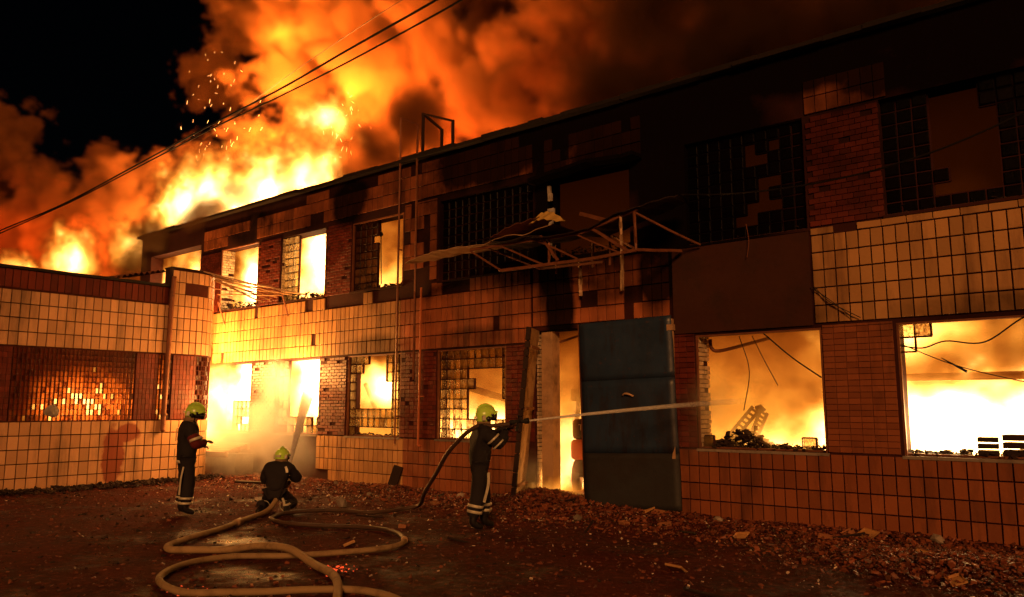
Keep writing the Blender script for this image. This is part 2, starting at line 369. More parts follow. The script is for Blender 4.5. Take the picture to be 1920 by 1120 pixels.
# ------------------------------------------------------------------ main building
MAIN = tag(empty('burning_building', (-12, 0, 0)), 'two storey factory building on fire, its tiled front blackened with soot', 'building')
MAIN.location = (0, 0, 0)
OPEN = {  # name: x0, x1, z0, z1
    'l1': (-21.1, -19.25, 1.13, 3.03), 'l2': (-18.05, -16.2, 1.13, 3.03), 'l3': (-15.1, -13.2, 1.13, 3.03), 'l4': (-12.05, -10.1, 1.13, 3.03),
    'door': (-9.35, -6.45, 0, 3.28), 'l5': (-5.95, -3.87, 1.13, 3.0), 'l6': (-2.83, -.72, 1.13, 3.0),
    'u0': (-25.5, -22.3, 4.6, 6.75), 'u1': (-21.1, -19.15, 4.6, 6.42), 'u2': (-18.05, -16.12, 4.6, 6.36), 'u3': (-15.05, -13.2, 4.6, 6.3),
    'u4': (-12.03, -9.4, 4.55, 6.35), 'ud': (-9.03, -7.17, 4.68, 6.28), 'u5': (-6.05, -4.0, 4.55, 6.35), 'u6': (-2.87, -.75, 4.58, 6.35)}
LEFT, RIGHT, TOP, TH = -26.2, 2.6, 7.45, .42
def inside_open(x, z, ops=OPEN.values()):
    return any(a <= x <= b and c <= z <= d_ for a, b, c, d_ in ops)
def cell_wall(x0, x1, z0, z1, ops, y0, y1):
    m = MB(); xs = sorted({x0, x1, *[v for o in ops for v in o[:2]]}); zs = sorted({z0, z1, *[v for o in ops for v in o[2:]]})
    def solid(i, j):
        if i < 0 or j < 0 or i >= len(xs) - 1 or j >= len(zs) - 1: return False
        return not inside_open((xs[i] + xs[i + 1]) / 2, (zs[j] + zs[j + 1]) / 2, ops)
    for i in range(len(xs) - 1):
        for j in range(len(zs) - 1):
            if not solid(i, j): continue
            a, b, c, e = xs[i], xs[i + 1], zs[j], zs[j + 1]
            m.add([(a, y0, c), (b, y0, c), (b, y0, e), (a, y0, e)], [(0, 1, 2, 3)]); m.add([(a, y1, c), (b, y1, c), (b, y1, e), (a, y1, e)], [(3, 2, 1, 0)])
            if not solid(i - 1, j): m.add([(a, y0, c), (a, y1, c), (a, y1, e), (a, y0, e)], [(3, 2, 1, 0)])
            if not solid(i + 1, j): m.add([(b, y0, c), (b, y1, c), (b, y1, e), (b, y0, e)], [(0, 1, 2, 3)])
            if not solid(i, j - 1): m.add([(a, y0, c), (b, y0, c), (b, y1, c), (a, y1, c)], [(3, 2, 1, 0)])
            if not solid(i, j + 1): m.add([(a, y0, e), (b, y0, e), (b, y1, e), (a, y1, e)], [(0, 1, 2, 3)])
    return m
ops = list(OPEN.values())
cell_wall(LEFT, RIGHT, -.3, TOP, ops, 0, TH).build('wall', M_core, MAIN)
m = MB()
m.box(LEFT, LEFT + .3, TH, 9, -.3, TOP - .2); m.box(RIGHT - .3, RIGHT, TH, 9, -.3, TOP); m.box(LEFT, RIGHT, 9, 9.3, -.3, TOP - .6)
m.build('rear_wall', M_dark, MAIN)
m = MB(); m.box(LEFT + .3, RIGHT - .3, TH, 9, 3.35, 3.7); m.build('floor_slab', M_dark, MAIN)
m = MB(); m.box(-13.1, RIGHT - .3, TH, 9, 6.75, 7.0); m.build('roof', M_dark, MAIN)
# cross walls between the bays, seen through the windows
for x in (-21.9, -12.7, -6.2, -3.35):
    m = MB(); m.box(x - .1, x + .1, TH + .003, 4.5, 3.703, 6.74); m.build('partition_wall', M_dark, MAIN)
# parapet cap: ragged bituminous edge
m = MB(); x = LEFT - .1
while x < RIGHT:
    w_ = rnd.uniform(.35, 1.0); dz = rnd.uniform(-.02, .02); dy = rnd.uniform(-.04, .03)
    m.box(x, x + w_ - .004, -.16 + dy, TH + .15, TOP + .002 + dz * .2, TOP + .085 + dz); x += w_
m.build('parapet_cap', M_dark, MAIN)
# lintel ledge and sills
for k, (a, b, c, e) in OPEN.items():
    if k in ('door', 'ud'): continue
    m = MB(); m.box(a - .02, b + .02, -.045, .06, c - .045, c - .003); s_ = m.build('window_sill', M_conc if k[0] == 'l' else M_core, MAIN)
    m = MB(); m.box(a + .003, b - .003, .003, .05, e - .032, e - .003); m.box(a + .003, a + .035, .003, .05, c + .003, e - .035); m.box(b - .035, b - .003, .003, .05, c + .003, e - .035)
    if k in ('l6', 'l5', 'l4', 'u1', 'u3', 'l3'): m.build('window_frame', M_steel, MAIN)

# facade tiles
def band(x0, x1, z0, z1, w, h, g, miss=None, ops=ops, off=0.):
    out = []; z = z0; r = 0
    while z < z1 - .04:
        hh = min(h, z1 - z)
        x = x0 + (off if r % 2 else 0)
        while x < x1 - .03:
            ww = min(w, x1 - x); xa, xb = x, x + ww; zc = z + hh / 2
            for (a, b, c, e) in ops:
                if c - .02 < zc < e + .02 and xb > a - .005 and xa < b + .005:
                    if a - xa > b - xa and False: pass
                    if xa < a - .03: xb = a - .008
                    elif xb > b + .03: xa = b + .008
                    else: xb = xa
            if xb - xa > .03 and not (miss and miss((xa + xb) / 2, zc)):
                out.append((((xa + xb) / 2, 0, zc), 0, round(xb - xa - g, 3), round(hh - g, 3), 0))
            x += w
        z += h; r += 1
    return out
def miss_mid(x, z):
    n = mn.noise(Vector((x * 1.7, z * 2.5, 0)))
    if -4.0 > x > -6.35: return True
    if z > 4.35 and -16 < x < -11.0: return n > -.25
    if z > 4.1 and -14 < x < -11.9: return n > .05
    if z > 4.3 and x < -16: return n > .3
    if -8.2 > x > -9.2 and z > 3.5: return n > .25
    return rnd.random() < .004
def miss_low(x, z):
    if x < -15.4: return mn.noise(Vector((x * 1.5, z * 3, 5))) > (.35 + (x + 15.4) * .28)
    return rnd.random() < .003
def miss_par(x, z):
    n = mn.noise(Vector((x * .8, z * 2, 9)))
    if z > 7.05: return x < -17 or n > -.05
    return n > .28
tiles = []
tiles += band(-6.3, 1.6, .03, 1.12, .176, .272, .019, miss_low)
tiles += band(-16.2, -9.6, .03, 1.12, .165, .272, .019, miss_low)
tiles += band(-3.95, 1.6, 3.06, 4.42, .172, .272, .020, miss_mid)
tiles += band(-3.95, 1.6, 4.425, 4.535, .34, .11, .012, lambda x, z: rnd.random() < .1)
tiles += band(-21.65, -9.42, 3.06, 4.53, .165, .294, .020, miss_mid)
tiles += band(-9.4, -6.4, 3.36, 4.53, .19, .294, .020, lambda x, z: mn.noise(Vector((x * 2, z * 2, 3))) > .32)
tiles += band(-22.1, -9.4, 6.5, 7.35, .19, .30, .018, miss_par)
tiles += band(-9.3, -6.9, 6.35, 7.1, .2, .25, .014, lambda x, z: mn.noise(Vector((x * 2, z * 2, 3))) > .2)
tiles += band(-3.95, -2.75, 6.37, 6.95, .172, .272, .012)
tiles += band(-13.15, -12.08, 4.6, 6.45, .21, .30, .014, lambda x, z: mn.noise(Vector((x * 3, z * 1.4, 1))) > .1)
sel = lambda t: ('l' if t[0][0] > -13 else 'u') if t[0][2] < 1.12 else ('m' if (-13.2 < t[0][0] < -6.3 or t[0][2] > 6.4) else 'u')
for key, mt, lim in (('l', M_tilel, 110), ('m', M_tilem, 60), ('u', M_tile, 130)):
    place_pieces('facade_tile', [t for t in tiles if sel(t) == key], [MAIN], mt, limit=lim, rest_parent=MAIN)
red = []
red += band(-3.95, -2.87, 4.56, 6.34, .165, .088, .008, lambda x, z: rnd.random() < .03, ops=[], off=.08)
red += band(-6.4, -5.96, 1.14, 3.03, .145, .088, .008, None, ops=[])
red += band(-10.08, -9.37, 1.14, 3.03, .145, .088, .007, None, ops=[])
red += band(-13.18, -12.07, 1.14, 3.03, .145, .088, .007, lambda x, z: rnd.random() < .05, ops=[])
red += band(-16.18, -15.12, 1.14, 3.03, .2, .075, .012, lambda x, z: rnd.random() < .06, ops=[], off=.1)
red += band(-19.23, -18.07, 1.14, 3.03, .2, .075, .012, lambda x, z: rnd.random() < .06, ops=[], off=.1)
red += band(-16.1, -15.07, 4.57, 6.4, .2, .075, .012, lambda x, z: rnd.random() < .08, ops=[], off=.1)
red += band(-19.13, -18.07, 4.57, 6.4, .2, .075, .012, lambda x, z: rnd.random() < .08, ops=[], off=.1)
red += band(-22.28, -21.12, 4.57, 6.4, .2, .075, .012, None, ops=[], off=.1)
place_pieces('red_tile', red, [MAIN], M_red, d=.022, b=.003, rest_parent=MAIN)
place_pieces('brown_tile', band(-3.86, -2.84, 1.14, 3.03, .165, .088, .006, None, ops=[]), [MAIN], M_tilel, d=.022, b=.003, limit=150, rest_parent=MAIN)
# plain dark render panel between the two bays on the right
m = MB(); m.box(-6.33, -3.985, -.032, -.002, 3.04, 4.5); m.build('render_panel', M_render, MAIN)
# bricks of the broken left jambs, white firelight put into their colour
br = []
for x, z0, z1, y0, y1 in ((-5.95, 1.15, 2.98, .02, .42), (-9.35, .15, 3.2, .02, .42), (-21.1, 4.62, 6.4, .02, .42), (-18.05, 4.62, 6.3, .02, .42)):
    z = z0; r = 0
    while z < z1:
        ys = [(y0, .15), (.15, .29), (.29, y1)] if r % 2 else [(y0, .22), (.22, y1)]
        for a, b in ys:
            if rnd.random() < .93: br.append(((x + .001, (a + b) / 2, z + .036), math.pi / 2, round(b - a - .012, 2), .064, 0))
        z += .075; r += 1
place_pieces('brick', br, [MAIN], surf('white_lit_brick', (.55, .45, .30), (.35, .24, .14), .85, 5, .25, .6, 30, grime=.5), d=.03, b=.006, jitter=.02, rest_parent=MAIN)
# brick partition seen through the first upper window
br = []
z = 3.75; r = 0
while z < 6.5:
    x = -23.6 + (.13 if r % 2 else 0)
    while x < -20.9:
        br.append(((x, 0, z + .06), 0, .245, .112, 0)); x += .26
    z += .125; r += 1
pb = MB(); pb.box(-23.7, -20.8, .0, .12, 3.703, 6.5)
bp_ = pb.build('partition_wall', M_core, MAIN); bp_.location = (0, 1.3, 0)
place_pieces('brick', br, [bp_], M_brick, d=.03, b=.006, limit=120, rest_parent=bp_)

# glass block windows
GB = []; WIN = []; MORT = {}
def glass_window(key, cols, rows, present, mat, y=.12):
    a, b, c, e = OPEN[key]; w_, h_ = (b - a) / cols, (e - c) / rows
    fr = MB(); fr.box(a + .004, b - .004, y - .03, y + .07, c + .002, c + .03); f = fr.build('window', M_steel, MAIN); WIN.append(f); idx = len(WIN) - 1
    mo = MB()
    for j in range(rows):
        for i in range(cols):
            x, z = a + (i + .5) * w_, c + (j + .5) * h_
            pr = present(i, j, (x - a) / (b - a), (z - c) / (e - c))
            if pr:
                if pr != 2: GB.append(((x, y + .035, z), 0, round(w_ - .022, 3), round(h_ - .022, 3), idx, mat))
                t = .011
                for dx in (-1, 1): mo.box(x + dx * (w_ / 2) - t, x + dx * (w_ / 2) + t, y + rnd.uniform(-.006, -.001), y + .05, z - h_ / 2, z + h_ / 2)
                for dz in (-1, 1): mo.box(x - w_ / 2, x + w_ / 2, y + rnd.uniform(-.005, 0), y + .048, z + dz * (h_ / 2) - t, z + dz * (h_ / 2) + t)
    if mo.v:
        o = mo.build('mortar', M_core, f); o['kind'] = 'stuff'
N3 = lambda u, v, s: mn.noise(Vector((u * 3.5, v * 3.5, s)))
glass_window('l4', 10, 9, lambda i, j, u, v: not (u > .42 and .18 < v < .76 and not (u > .93 and v > .5)) or (u < .5 and .6 < v and u > .42 and j % 2), M_glass)
glass_window('l3', 9, 9, lambda i, j, u, v: (u < .12) or (u > .80) or .15 < v < .32 or (v > .86 and u < .3) or (.7 < v and u > .72) or (u < .24 and v > .75 and rnd.random() < .5), M_glass)
glass_window('l2', 9, 9, lambda i, j, u, v: (u < .25 or v < .25) and rnd.random() < .75, M_glass)
glass_window('l1', 9, 9, lambda i, j, u, v: v < .4 and u > .45 and rnd.random() < .75, M_glass)
glass_window('u2', 9, 9, lambda i, j, u, v: u < .34, M_glass)
glass_window('u3', 9, 9, lambda i, j, u, v: u < .45 and not (u > .35 and .3 < v < .75 and rnd.random() < .6), M_glassd)
glass_window('u4', 13, 9, lambda i, j, u, v: 1, M_glassd)
def p5(i, j, u, v):
    if (i, j) in ((5, 6), (5, 7), (6, 6), (6, 4), (7, 4), (5, 2), (6, 2), (7, 2), (4, 1), (5, 1), (7, 7), (6, 3)): return 0
    return 1
glass_window('u5', 10, 9, p5, M_glassd)
glass_window('u6', 10, 9, lambda i, j, u, v: (u < .30) or (v < .14 and rnd.random() < .8) or (u < .45 and .22 < v < .33) or u > .70 or (u > .6 and v > .8), M_glassd)
glass_window('l6', 10, 9, lambda i, j, u, v: 1 if (j == 8 and i < 2) else (2 if (j == 7 and i == 0) else 0), M_glass)
glass_window('l5', 10, 9, lambda i, j, u, v: 1 if j == 0 and i in (0, 8) else 0, M_glass)
for mt in (M_glass, M_glassd):
    it = [g[:5] for g in GB if g[5] is mt]
    place_pieces('glass_block', it, WIN, mt, d=.055, b=.012, limit=150, jitter=.01, rest_parent=WIN[0])

# ------------------------------------------------------------------ charred rubble on the sills and loose things in the windows
def chips(name, n, fn, smin, smax, mat, parent=None, kind='stuff', flat=.5):
    V = []; F = []
    base = [(-1, -1, -1), (1, -1, -1), (1, 1, -1), (-1, 1, -1), (-1, -1, 1), (1, -1, 1), (1, 1, 1), (-1, 1, 1)]
    fc = [(0, 3, 2, 1), (4, 5, 6, 7), (0, 1, 5, 4), (1, 2, 6, 5), (2, 3, 7, 6), (3, 0, 4, 7)]
    for _ in range(n):
        p = fn()
        if p is None: continue
        s = smin + (smax - smin) * rnd.random() ** 3
        M = Matrix.Translation(p) @ Matrix.Rotation(rnd.uniform(0, 6.3), 4, 'Z') @ Matrix.Rotation(rnd.gauss(0, .45), 4, 'X') @ Matrix.Rotation(rnd.gauss(0, .45), 4, 'Y')
        sx, sy, sz = s, s * rnd.uniform(.35, 1), s * rnd.uniform(.15, flat)
        b = len(V)
        for q in base:
            V.append(tuple(M @ Vector((q[0] * sx * rnd.uniform(.6, 1.1), q[1] * sy * rnd.uniform(.6, 1.1), q[2] * sz * rnd.uniform(.6, 1.1)))))
        F += [tuple(b + i for i in f) for f in fc]
    me = bpy.data.meshes.new(name); me.from_pydata(V, [], F)
    o = link(name, me, mat, parent); o['kind'] = kind; return o
def sill_chips(k, n, hgt, s1=.05, mat=M_char):
    a, b, c, e = OPEN[k]
    def fn():
        x = rnd.uniform(a + .05, b - .05); h = hgt * (.35 + .65 * abs(mn.noise(Vector((x * 2.2, 0, c))) * 1.8))
        return Vector((x, rnd.uniform(.08, .5), c + .01 + h * rnd.random() ** 1.5))
    chips('sill_debris', n, fn, .015, s1, mat, MAIN)
for k, n, h in (('l5', 420, .16), ('l6', 420, .14), ('l3', 120, .08), ('l4', 60, .05), ('u1', 260, .32), ('u2', 260, .28), ('u3', 260, .22), ('u5', 60, .1), ('u6', 200, .16), ('ud', 260, .25)):
    sill_chips(k, n, h)

# ------------------------------------------------------------------ annex on the left
ANNEX = tag(empty('annex_building'), 'low tiled annex with rounded corner and red glass brick wall, left of the yard', 'building')
AX, AY0, AY1 = -18.9, -9.5, -1.95
RC = .85; CX, CY_ = AX - RC, AY1     # round corner centre
# path parameter: s from AY0 along +Y, then round the corner, then towards -X
def apath(s):
    L0 = AY1 - AY0
    if s < L0: return Vector((AX, AY0 + s, 0)), math.pi / 2
    s -= L0; A = RC * math.pi / 2
    if s < A:
        t = s / RC; return Vector((CX + RC * math.cos(t), CY_ + RC * math.sin(t), 0)), math.pi / 2 + t
    s -= A; return Vector((CX - s, CY_ + RC, 0)), math.pi
S_STEP = -2.60 - AY0              # where the taller corner part begins
S_END = (AY1 - AY0) + RC * math.pi / 2 + 3.5
def acore(s0, s1, z0, z1, m, th=.3, y=0.):
    n = max(1, int((s1 - s0) / .12)); ss = [s0 + (s1 - s0) * i / n for i in range(n + 1)]
    P = []
    for s in ss:
        p, a = apath(s); nrm = Vector((math.sin(a), -math.cos(a), 0)); P.append((p + nrm * y, p - nrm * th))
    V = []; F = []
    for o_, i_ in P: V += [(o_.x, o_.y, z0), (o_.x, o_.y, z1), (i_.x, i_.y, z1), (i_.x, i_.y, z0)]
    for i in range(n):
        b = i * 4
        for k in range(4):
            k2 = (k + 1) % 4; F.append((b + k, b + k2, b + 4 + k2, b + 4 + k))
    F.append((3, 2, 1, 0)); F.append((n * 4, n * 4 + 1, n * 4 + 2, n * 4 + 3)); m.add(V, F)
s_of = lambda y: y - AY0
WA, WB = s_of(-5.95), s_of(-3.35)
m = MB()
acore(0, S_END, -.2, 1.5, m); acore(0, WA, 1.5, 3.1, m); acore(WB, S_END - 0, 1.5, 3.1, m) if False else None
acore(WB, s_of(-2.78), 1.5, 3.1, m); acore(s_of(-2.45), s_of(-1.95) + .15, 1.5, 3.1, m); acore(s_of(-1.95) + .75, S_END, 1.5, 3.1, m)
acore(0, S_END, 3.1, 4.78, m); acore(S_STEP, S_END, 4.782, 5.27, m)
m.build('wall', M_acore, ANNEX)
m = MB(); acore(0, S_STEP - .003, 4.783, 4.84, m, .36, .07); m.build('parapet_cap', M_dark, ANNEX)
m = MB(); acore(S_STEP + .0, S_END, 5.273, 5.31, m, .34, .03); m.build('corner_cap', M_dark, ANNEX)
m = MB(); m.box(-24.5, AX - .31, AY0, -1.5, 4.45, 4.6); m.box(-24.5, -24.2, AY0, -1.5, -.2, 4.44); m.build('roof', M_dark, ANNEX)
def afield(s0, s1, z0, z1, w, h, g, keep=None):
    out = []; z = z0
    while z < z1 - .05:
        hh = min(h, z1 - z); s = s0
        while s < s1 - .05:
            ww = min(w, s1 - s); sc_ = s + ww / 2
            if not keep or keep(sc_, z + hh / 2):
                p, a = apath(sc_); out.append(((p.x, p.y, z + hh / 2), a, round(ww - g, 3), round(hh - g, 3), 0))
            s += w
        z += h
    return out
at = []
st0 = s_of(-7.6)
keep = lambda s, z: rnd.random() > .0025
at += afield(st0, S_END - 2, .0, 1.49, .208, .298, .021, keep)
at += afield(st0, S_STEP - .02, 3.12, 4.33, .188, .302, .021, keep)
at += afield(S_STEP + .04, S_END - 2, 3.12, 5.25, .172, .302, .020, lambda s, z: not (4.6 < z < 4.9 and S_STEP + .35 < s < S_STEP + 1.0 and mn.noise(Vector((s * 4, z * 4, 0))) > -.3))
place_pieces('wall_tile', at, [ANNEX], M_atile, rest_parent=ANNEX)
rt = afield(st0, S_STEP - .02, 4.36, 4.77, .15, .41, .018, keep)
rt2 = afield(s_of(-3.33), s_of(-2.8), 1.51, 3.09, .09, .122, .007) + afield(s_of(-2.43), s_of(-1.95) + .13, 1.51, 3.09, .09, .122, .007) + afield(s_of(-1.95) + .78, S_END - 2.5, 1.51, 3.09, .09, .122, .007) + afield(st0, WA - .02, 1.51, 3.09, .09, .122, .007)
place_pieces('red_tile', rt + rt2, [ANNEX], M_red, d=.022, b=.003, rest_parent=ANNEX)
# dirty glass brick lattice
lat = MB(); gl = []
def lattice(s0, s1, hole):
    w_, h_ = .088, .1215; n = round((s1 - s0) / w_); w_ = (s1 - s0) / n; rows = 13
    for i in range(n + 1):
        p, a = apath(s0 + i * w_); M = Matrix.Translation(p) @ Matrix.Rotation(a, 4, 'Z'); lat.box(-.007, .007, -.004, .06, 1.505, 3.095, M)
    for j in range(rows + 1):
        z = 1.505 + j * 1.59 / rows
        for i in range(n):
            p, a = apath(s0 + (i + .5) * w_); M = Matrix.Translation(p) @ Matrix.Rotation(a, 4, 'Z'); lat.box(-w_ / 2, w_ / 2, .0, .058, z - .006, z + .006, M)
    for j in range(rows):
        for i in range(n):
            s = s0 + (i + .5) * w_; z = 1.505 + (j + .5) * 1.59 / rows
            if hole(s, z): continue
            p, a = apath(s); nrm = Vector((math.sin(a), -math.cos(a), 0)); q = p - nrm * .05
            gl.append(((q.x, q.y, z), a, round(w_ - .016, 3), round(1.59 / rows - .014, 3), 0))
lattice(WA, WB, lambda s, z: rnd.random() < .30 * math.exp(-((s - s_of(-4.35)) / .75) ** 2 - ((z - 1.9) / .42) ** 2))
lattice(s_of(-2.78), s_of(-2.45), lambda s, z: z < 2.4 and rnd.random() < .25)
lattice(s_of(-1.95) + .15, s_of(-1.95) + .75, lambda s, z: rnd.random() < .45)
LW = tag(empty('window'), None); LW.parent = ANNEX
o = lat.build('mortar', M_acore, LW); o['kind'] = 'stuff'
place_pieces('glass_brick', gl, [LW], M_glassr, d=.05, b=.006, jitter=.006, rest_parent=LW)
# rust stain, grille, downpipe
def downpipe():
    m = MB(); m.tube(spline([(AX + .09, -2.56, 5.05), (AX + .09, -2.57, 4.75), (AX + .09, -2.585, 4.3), (AX + .09, -2.6, 3), (AX + .09, -2.62, 1.5), (AX + .12, -2.63, 1.22)], 4), .055, 10)
    p = m.build('drainpipe', M_steel, ANNEX, True)
    for z in (1.6, 2.9, 4.2):
        b = MB(); b.tube([(AX + .09, -2.6, z), (AX + .09, -2.6, z + .05)], .066, 10); b.box(AX - .01, AX + .06, -2.63, -2.57, z, z + .045); b.build('bracket', M_steel, p)
downpipe()
m = MB(); m.add(*[(lambda V, F: ([Vector((AX + .02, -5.1, 1.72)) + v for v in V], F))(*lump(.17, 3, (.35, 1, .8), 2, .5))][0]); m.build('foam_patch', M_plast, ANNEX)
m = MB(); m.box(AX - .2, AX + .02, -2.64, -2.5, 4.75, 5.28); m.build('corner_bracket', M_char, ANNEX)

# corrugated sheet on the annex roof
def corrugated(name, P0, P1, depth, n, amp, mat, parent=None, th=.004):
    P0, P1, depth = Vector(P0), Vector(P1), Vector(depth); up = (P1 - P0).cross(depth).normalized()
    V = []; F = []
    for t in (0, 1):
        for i in range(n * 6 + 1):
            u = i / (n * 6); o_ = up * (amp * math.sin(2 * math.pi * n * u) - t * th)
            for k in range(3): V.append(tuple(P0.lerp(P1, u) + depth * (k / 2) + o_ + up * .05 * mn.noise(Vector((u * 3, k, n)))))
    m_ = n * 6 + 1
    for t in (0, 1):
        for i in range(m_ - 1):
            for k in range(2):
                b = t * m_ * 3 + i * 3 + k; f = (b, b + 1, b + 4, b + 3); F.append(f if t == 0 else f[::-1])
    for i in range(m_ - 1):
        for k in (0, 2): b = i * 3 + k; F.append((b, b + 3, b + 3 + m_ * 3, b + m_ * 3))
    me = bpy.data.meshes.new(name); me.from_pydata(V, [], F); return link(name, me, mat, parent)
o = corrugated('corrugated_sheet', (-19.1, -4.1, 4.86), (-19.1, -2.6, 5.22), (-1.7, .1, .1), 11, .03, M_steel)
tag(o, 'corrugated roofing sheet sloping up to the rounded corner on the annex roof', 'roofing sheet')

# collapsed awning between the annex corner and the main front
AW = tag(empty('collapsed_awning'), 'collapsed awning of thin metal strips hanging from the annex corner to the main front', 'awning')
for i in range(6):
    a = Vector((-19.0 - .13 * i, -1.75 + .17 * i, 5.32 - .012 * i - .05 * (i % 2))); b = Vector((-16.95 - .28 * i, -.22 - .02 * i, 4.72 - .02 * i))
    m = MB(); P = wobble(a, b, 8, .03, .05, i); 
    for p, q in zip(P, P[1:]): m.bar(p, q, .13 + .04 * (i % 2), .03)
    m.build('metal_strip', M_sheet, AW)
for a, b in (((-19.9, -.95, 5.05), (-18.0, -.3, 4.72)), ((-19.6, -.9, 4.85), (-17.6, -.4, 4.7))):
    m = MB(); m.bar(a, b, .09, .02); m.build('metal_strip', M_sheet, AW)
for x in (-20.55, -17.45):
    o_ = MB(); o_.bar((x, -.35, 4.78), (x - .12, -.05, 4.18), .03); o = o_.build('awning_brace', M_steel)
    tag(o, 'thin bent awning brace on the tiled front, %s' % ('near the rounded annex corner' if x < -19 else 'below the lower end of the metal strips'), 'brace', 'awning braces on the tiled front')

o = corrugated('awning_sheet', (-19.25, -1.45, 5.27), (-17.1, -.24, 4.74), (.10, .42, -.02), 14, .018, M_sheet); o.parent = AW
# dark gate leaf at the end of the annex
G = tag(empty('gate_leaf'), 'tall dark steel gate leaf standing open beside the rounded annex corner', 'gate')
m = MB(); m.box(-.02, .02, 0, .62, .03, 3.32, None); g_ = m.build('leaf_panel', M_render, G)
m = MB()
for z in (.06, 1.2, 2.3, 3.24): m.box(.021, .05, .003, .617, z, z + .05)
m.build('rail', M_steel, G)
m = MB(); m.box(.03, .05, .5, .7, 1.35, 1.38); m.build('handle', M_steel, G)
G.location = (-20.85, -.78, .04); G.rotation_euler[2] = R(27)

# ------------------------------------------------------------------ door leaf, leaning frame, forklift in the doorway
D_ = tag(empty('steel_door'), 'large blue steel door leaf standing ajar in front of the burning doorway', 'door')
def sheet(x0, x1, z0, z1, y, th, nx, nz, amp, seed):
    V = []; F = []
    for t in (0, 1):
        for j in range(nz + 1):
            for i in range(nx + 1):
                x = x0 + (x1 - x0) * i / nx; z = z0 + (z1 - z0) * j / nz
                V.append((x, y + t * th + amp * mn.noise(Vector((x * .9, z * .8, seed))) + amp * .25 * mn.noise(Vector((x * 4, z * 3, seed + 5))), z))
    n = (nx + 1) * (nz + 1)
    for j in range(nz):
        for i in range(nx):
            b = j * (nx + 1) + i; f = (b, b + 1, b + nx + 2, b + nx + 1); F.append(f); F.append(tuple(n + q for q in f[::-1]))
    for i in range(nx):
        F.append((i + 1, i, n + i, n + i + 1)); b = nz * (nx + 1) + i; F.append((b, b + 1, n + b + 1, n + b))
    for j in range(nz):
        b = j * (nx + 1); F.append((b, b + nx + 1, n + b + nx + 1, n + b)); b += nx; F.append((b + nx + 1, b, n + b, n + b + nx + 1))
    return V, F
for z0, z1, dy in ((.0, .93, 0), (.9305, 2.2, .0), (2.2005, 3.25, 0)):
    V, F = sheet(0, 1.80, z0, z1, dy, .045, 14, 10, .035, 2)
    me = bpy.data.meshes.new('door_panel'); me.from_pydata(V, [], F); me.polygons.foreach_set('use_smooth', [True] * len(F)); link('door_panel', me, M_blue if z0 > .5 else surf('scorched_blue_steel', (.03, .035, .04), (.02, .015, .012), .6, 2, .05, .4, 10), D_)
m = MB(); m.tube(spline([(.84, -.03, 1.92), (.9, -.07, 1.95), (.98, -.075, 1.94), (1.05, -.04, 1.90)], 4), .018, 8); m.build('handle', M_sheet, D_, True)
m = MB(); m.box(-.012, .0, -.02, .09, .02, 3.24); m.build('edge_strip', M_steel, D_)
D_.location = (-8.02, -.30, .06); D_.rotation_euler = (0, R(-1.6), R(5))
m = MB(); m.box(-6.37, -6.31, -.14, -.07, .95, 3.30); m.box(-6.40, -6.29, -.16, -.06, 3.1, 3.2)
tag(m.build('steel_angle', M_sheet), 'narrow rusty steel upright fixed beside the blue door leaf', 'steel upright')
# other leaf swung out, seen edge-on
E_ = tag(empty('leaning_door'), 'battered plaster-covered door leaf swung open and leaning left of the doorway', 'door')
M_pale = surf('pale_scorched_edge', (.62, .46, .26), (.36, .2, .1), .85, 4, .1, .8, 20, grime=.6)
m = MB(); V, F = sheet(0, .8, 0, 3.28, 0, .05, 8, 14, .02, 8); m.add(V, F); pl = m.build('door_panel', M_pale, E_)
m = MB()
z = 0
while z < 3.25:
    h_ = rnd.uniform(.12, .4); m.box(.803, .85 + rnd.uniform(0, .02), -.03, .055, z, min(3.28, z + h_ - .02)); z += h_
m.build('edge_strip', M_char, E_)
for z in (.35, 1.75, 2.9):
    m = MB(); m.box(.1, .8, .074, .10, z, z + .05); m.build('rail', M_wood, E_)
E_.location = (-9.62, -.10, .02); E_.rotation_euler = (R(-5.5), 0, R(-64))
m = MB(); m.box(-.13, .13, -.12, .12, 0, 3.24)
o = m.build('concrete_post', surf('scorched_plaster', (.50, .33, .17), (.34, .2, .1), .85, 2, .1, .8, 10, grime=.6)); o.location = (-9.12, .18, .02); o.scale = (1, 1, 1)
tag(o, 'peeling concrete post standing inside the left edge of the doorway', 'post')
m = MB(); m.bar((-9.1, .35, 3.05), (-8.6, .5, 3.2), .04); m.bar((-8.6, .5, 3.2), (-8.35, .5, 3.05), .03)
tag(m.build('bent_bracket', M_steel), 'bent metal bracket hanging under the doorway lintel', 'bracket')

FK = tag(empty('forklift'), 'orange forklift truck parked in the doorway, partly behind the blue door', 'forklift')
def fbox(name, x0, x1, y0, y1, z0, z1, mat, bev=.06, par=None):
    bm = bmesh.new(); bmesh.ops.create_cube(bm, size=1)
    for v in bm.verts: v.co = Vector(((x0 + x1) / 2 + v.co.x * (x1 - x0), (y0 + y1) / 2 + v.co.y * (y1 - y0), (z0 + z1) / 2 + v.co.z * (z1 - z0)))
    bmesh.ops.bevel(bm, geom=bm.edges[:], offset=bev, segments=3, affect='EDGES', profile=.6)
    me = bpy.data.meshes.new(name); bm.to_mesh(me); bm.free(); me.polygons.foreach_set('use_smooth', [True] * len(me.polygons)); return link(name, me, mat, par)
fbox('counterweight', -.5, .5, 0, .55, .62, 1.02, M_forka, .09, FK)
fbox('hood', -.47, .47, .03, 1.2, 1.022, 1.42, M_forkb, .09, FK)
fbox('chassis', -.47, .47, .1, 2.0, .28, .618, M_forkb, .07, FK)
fbox('seat', -.25, .25, .7, 1.15, 1.43, 1.55, M_rubber, .04, FK)
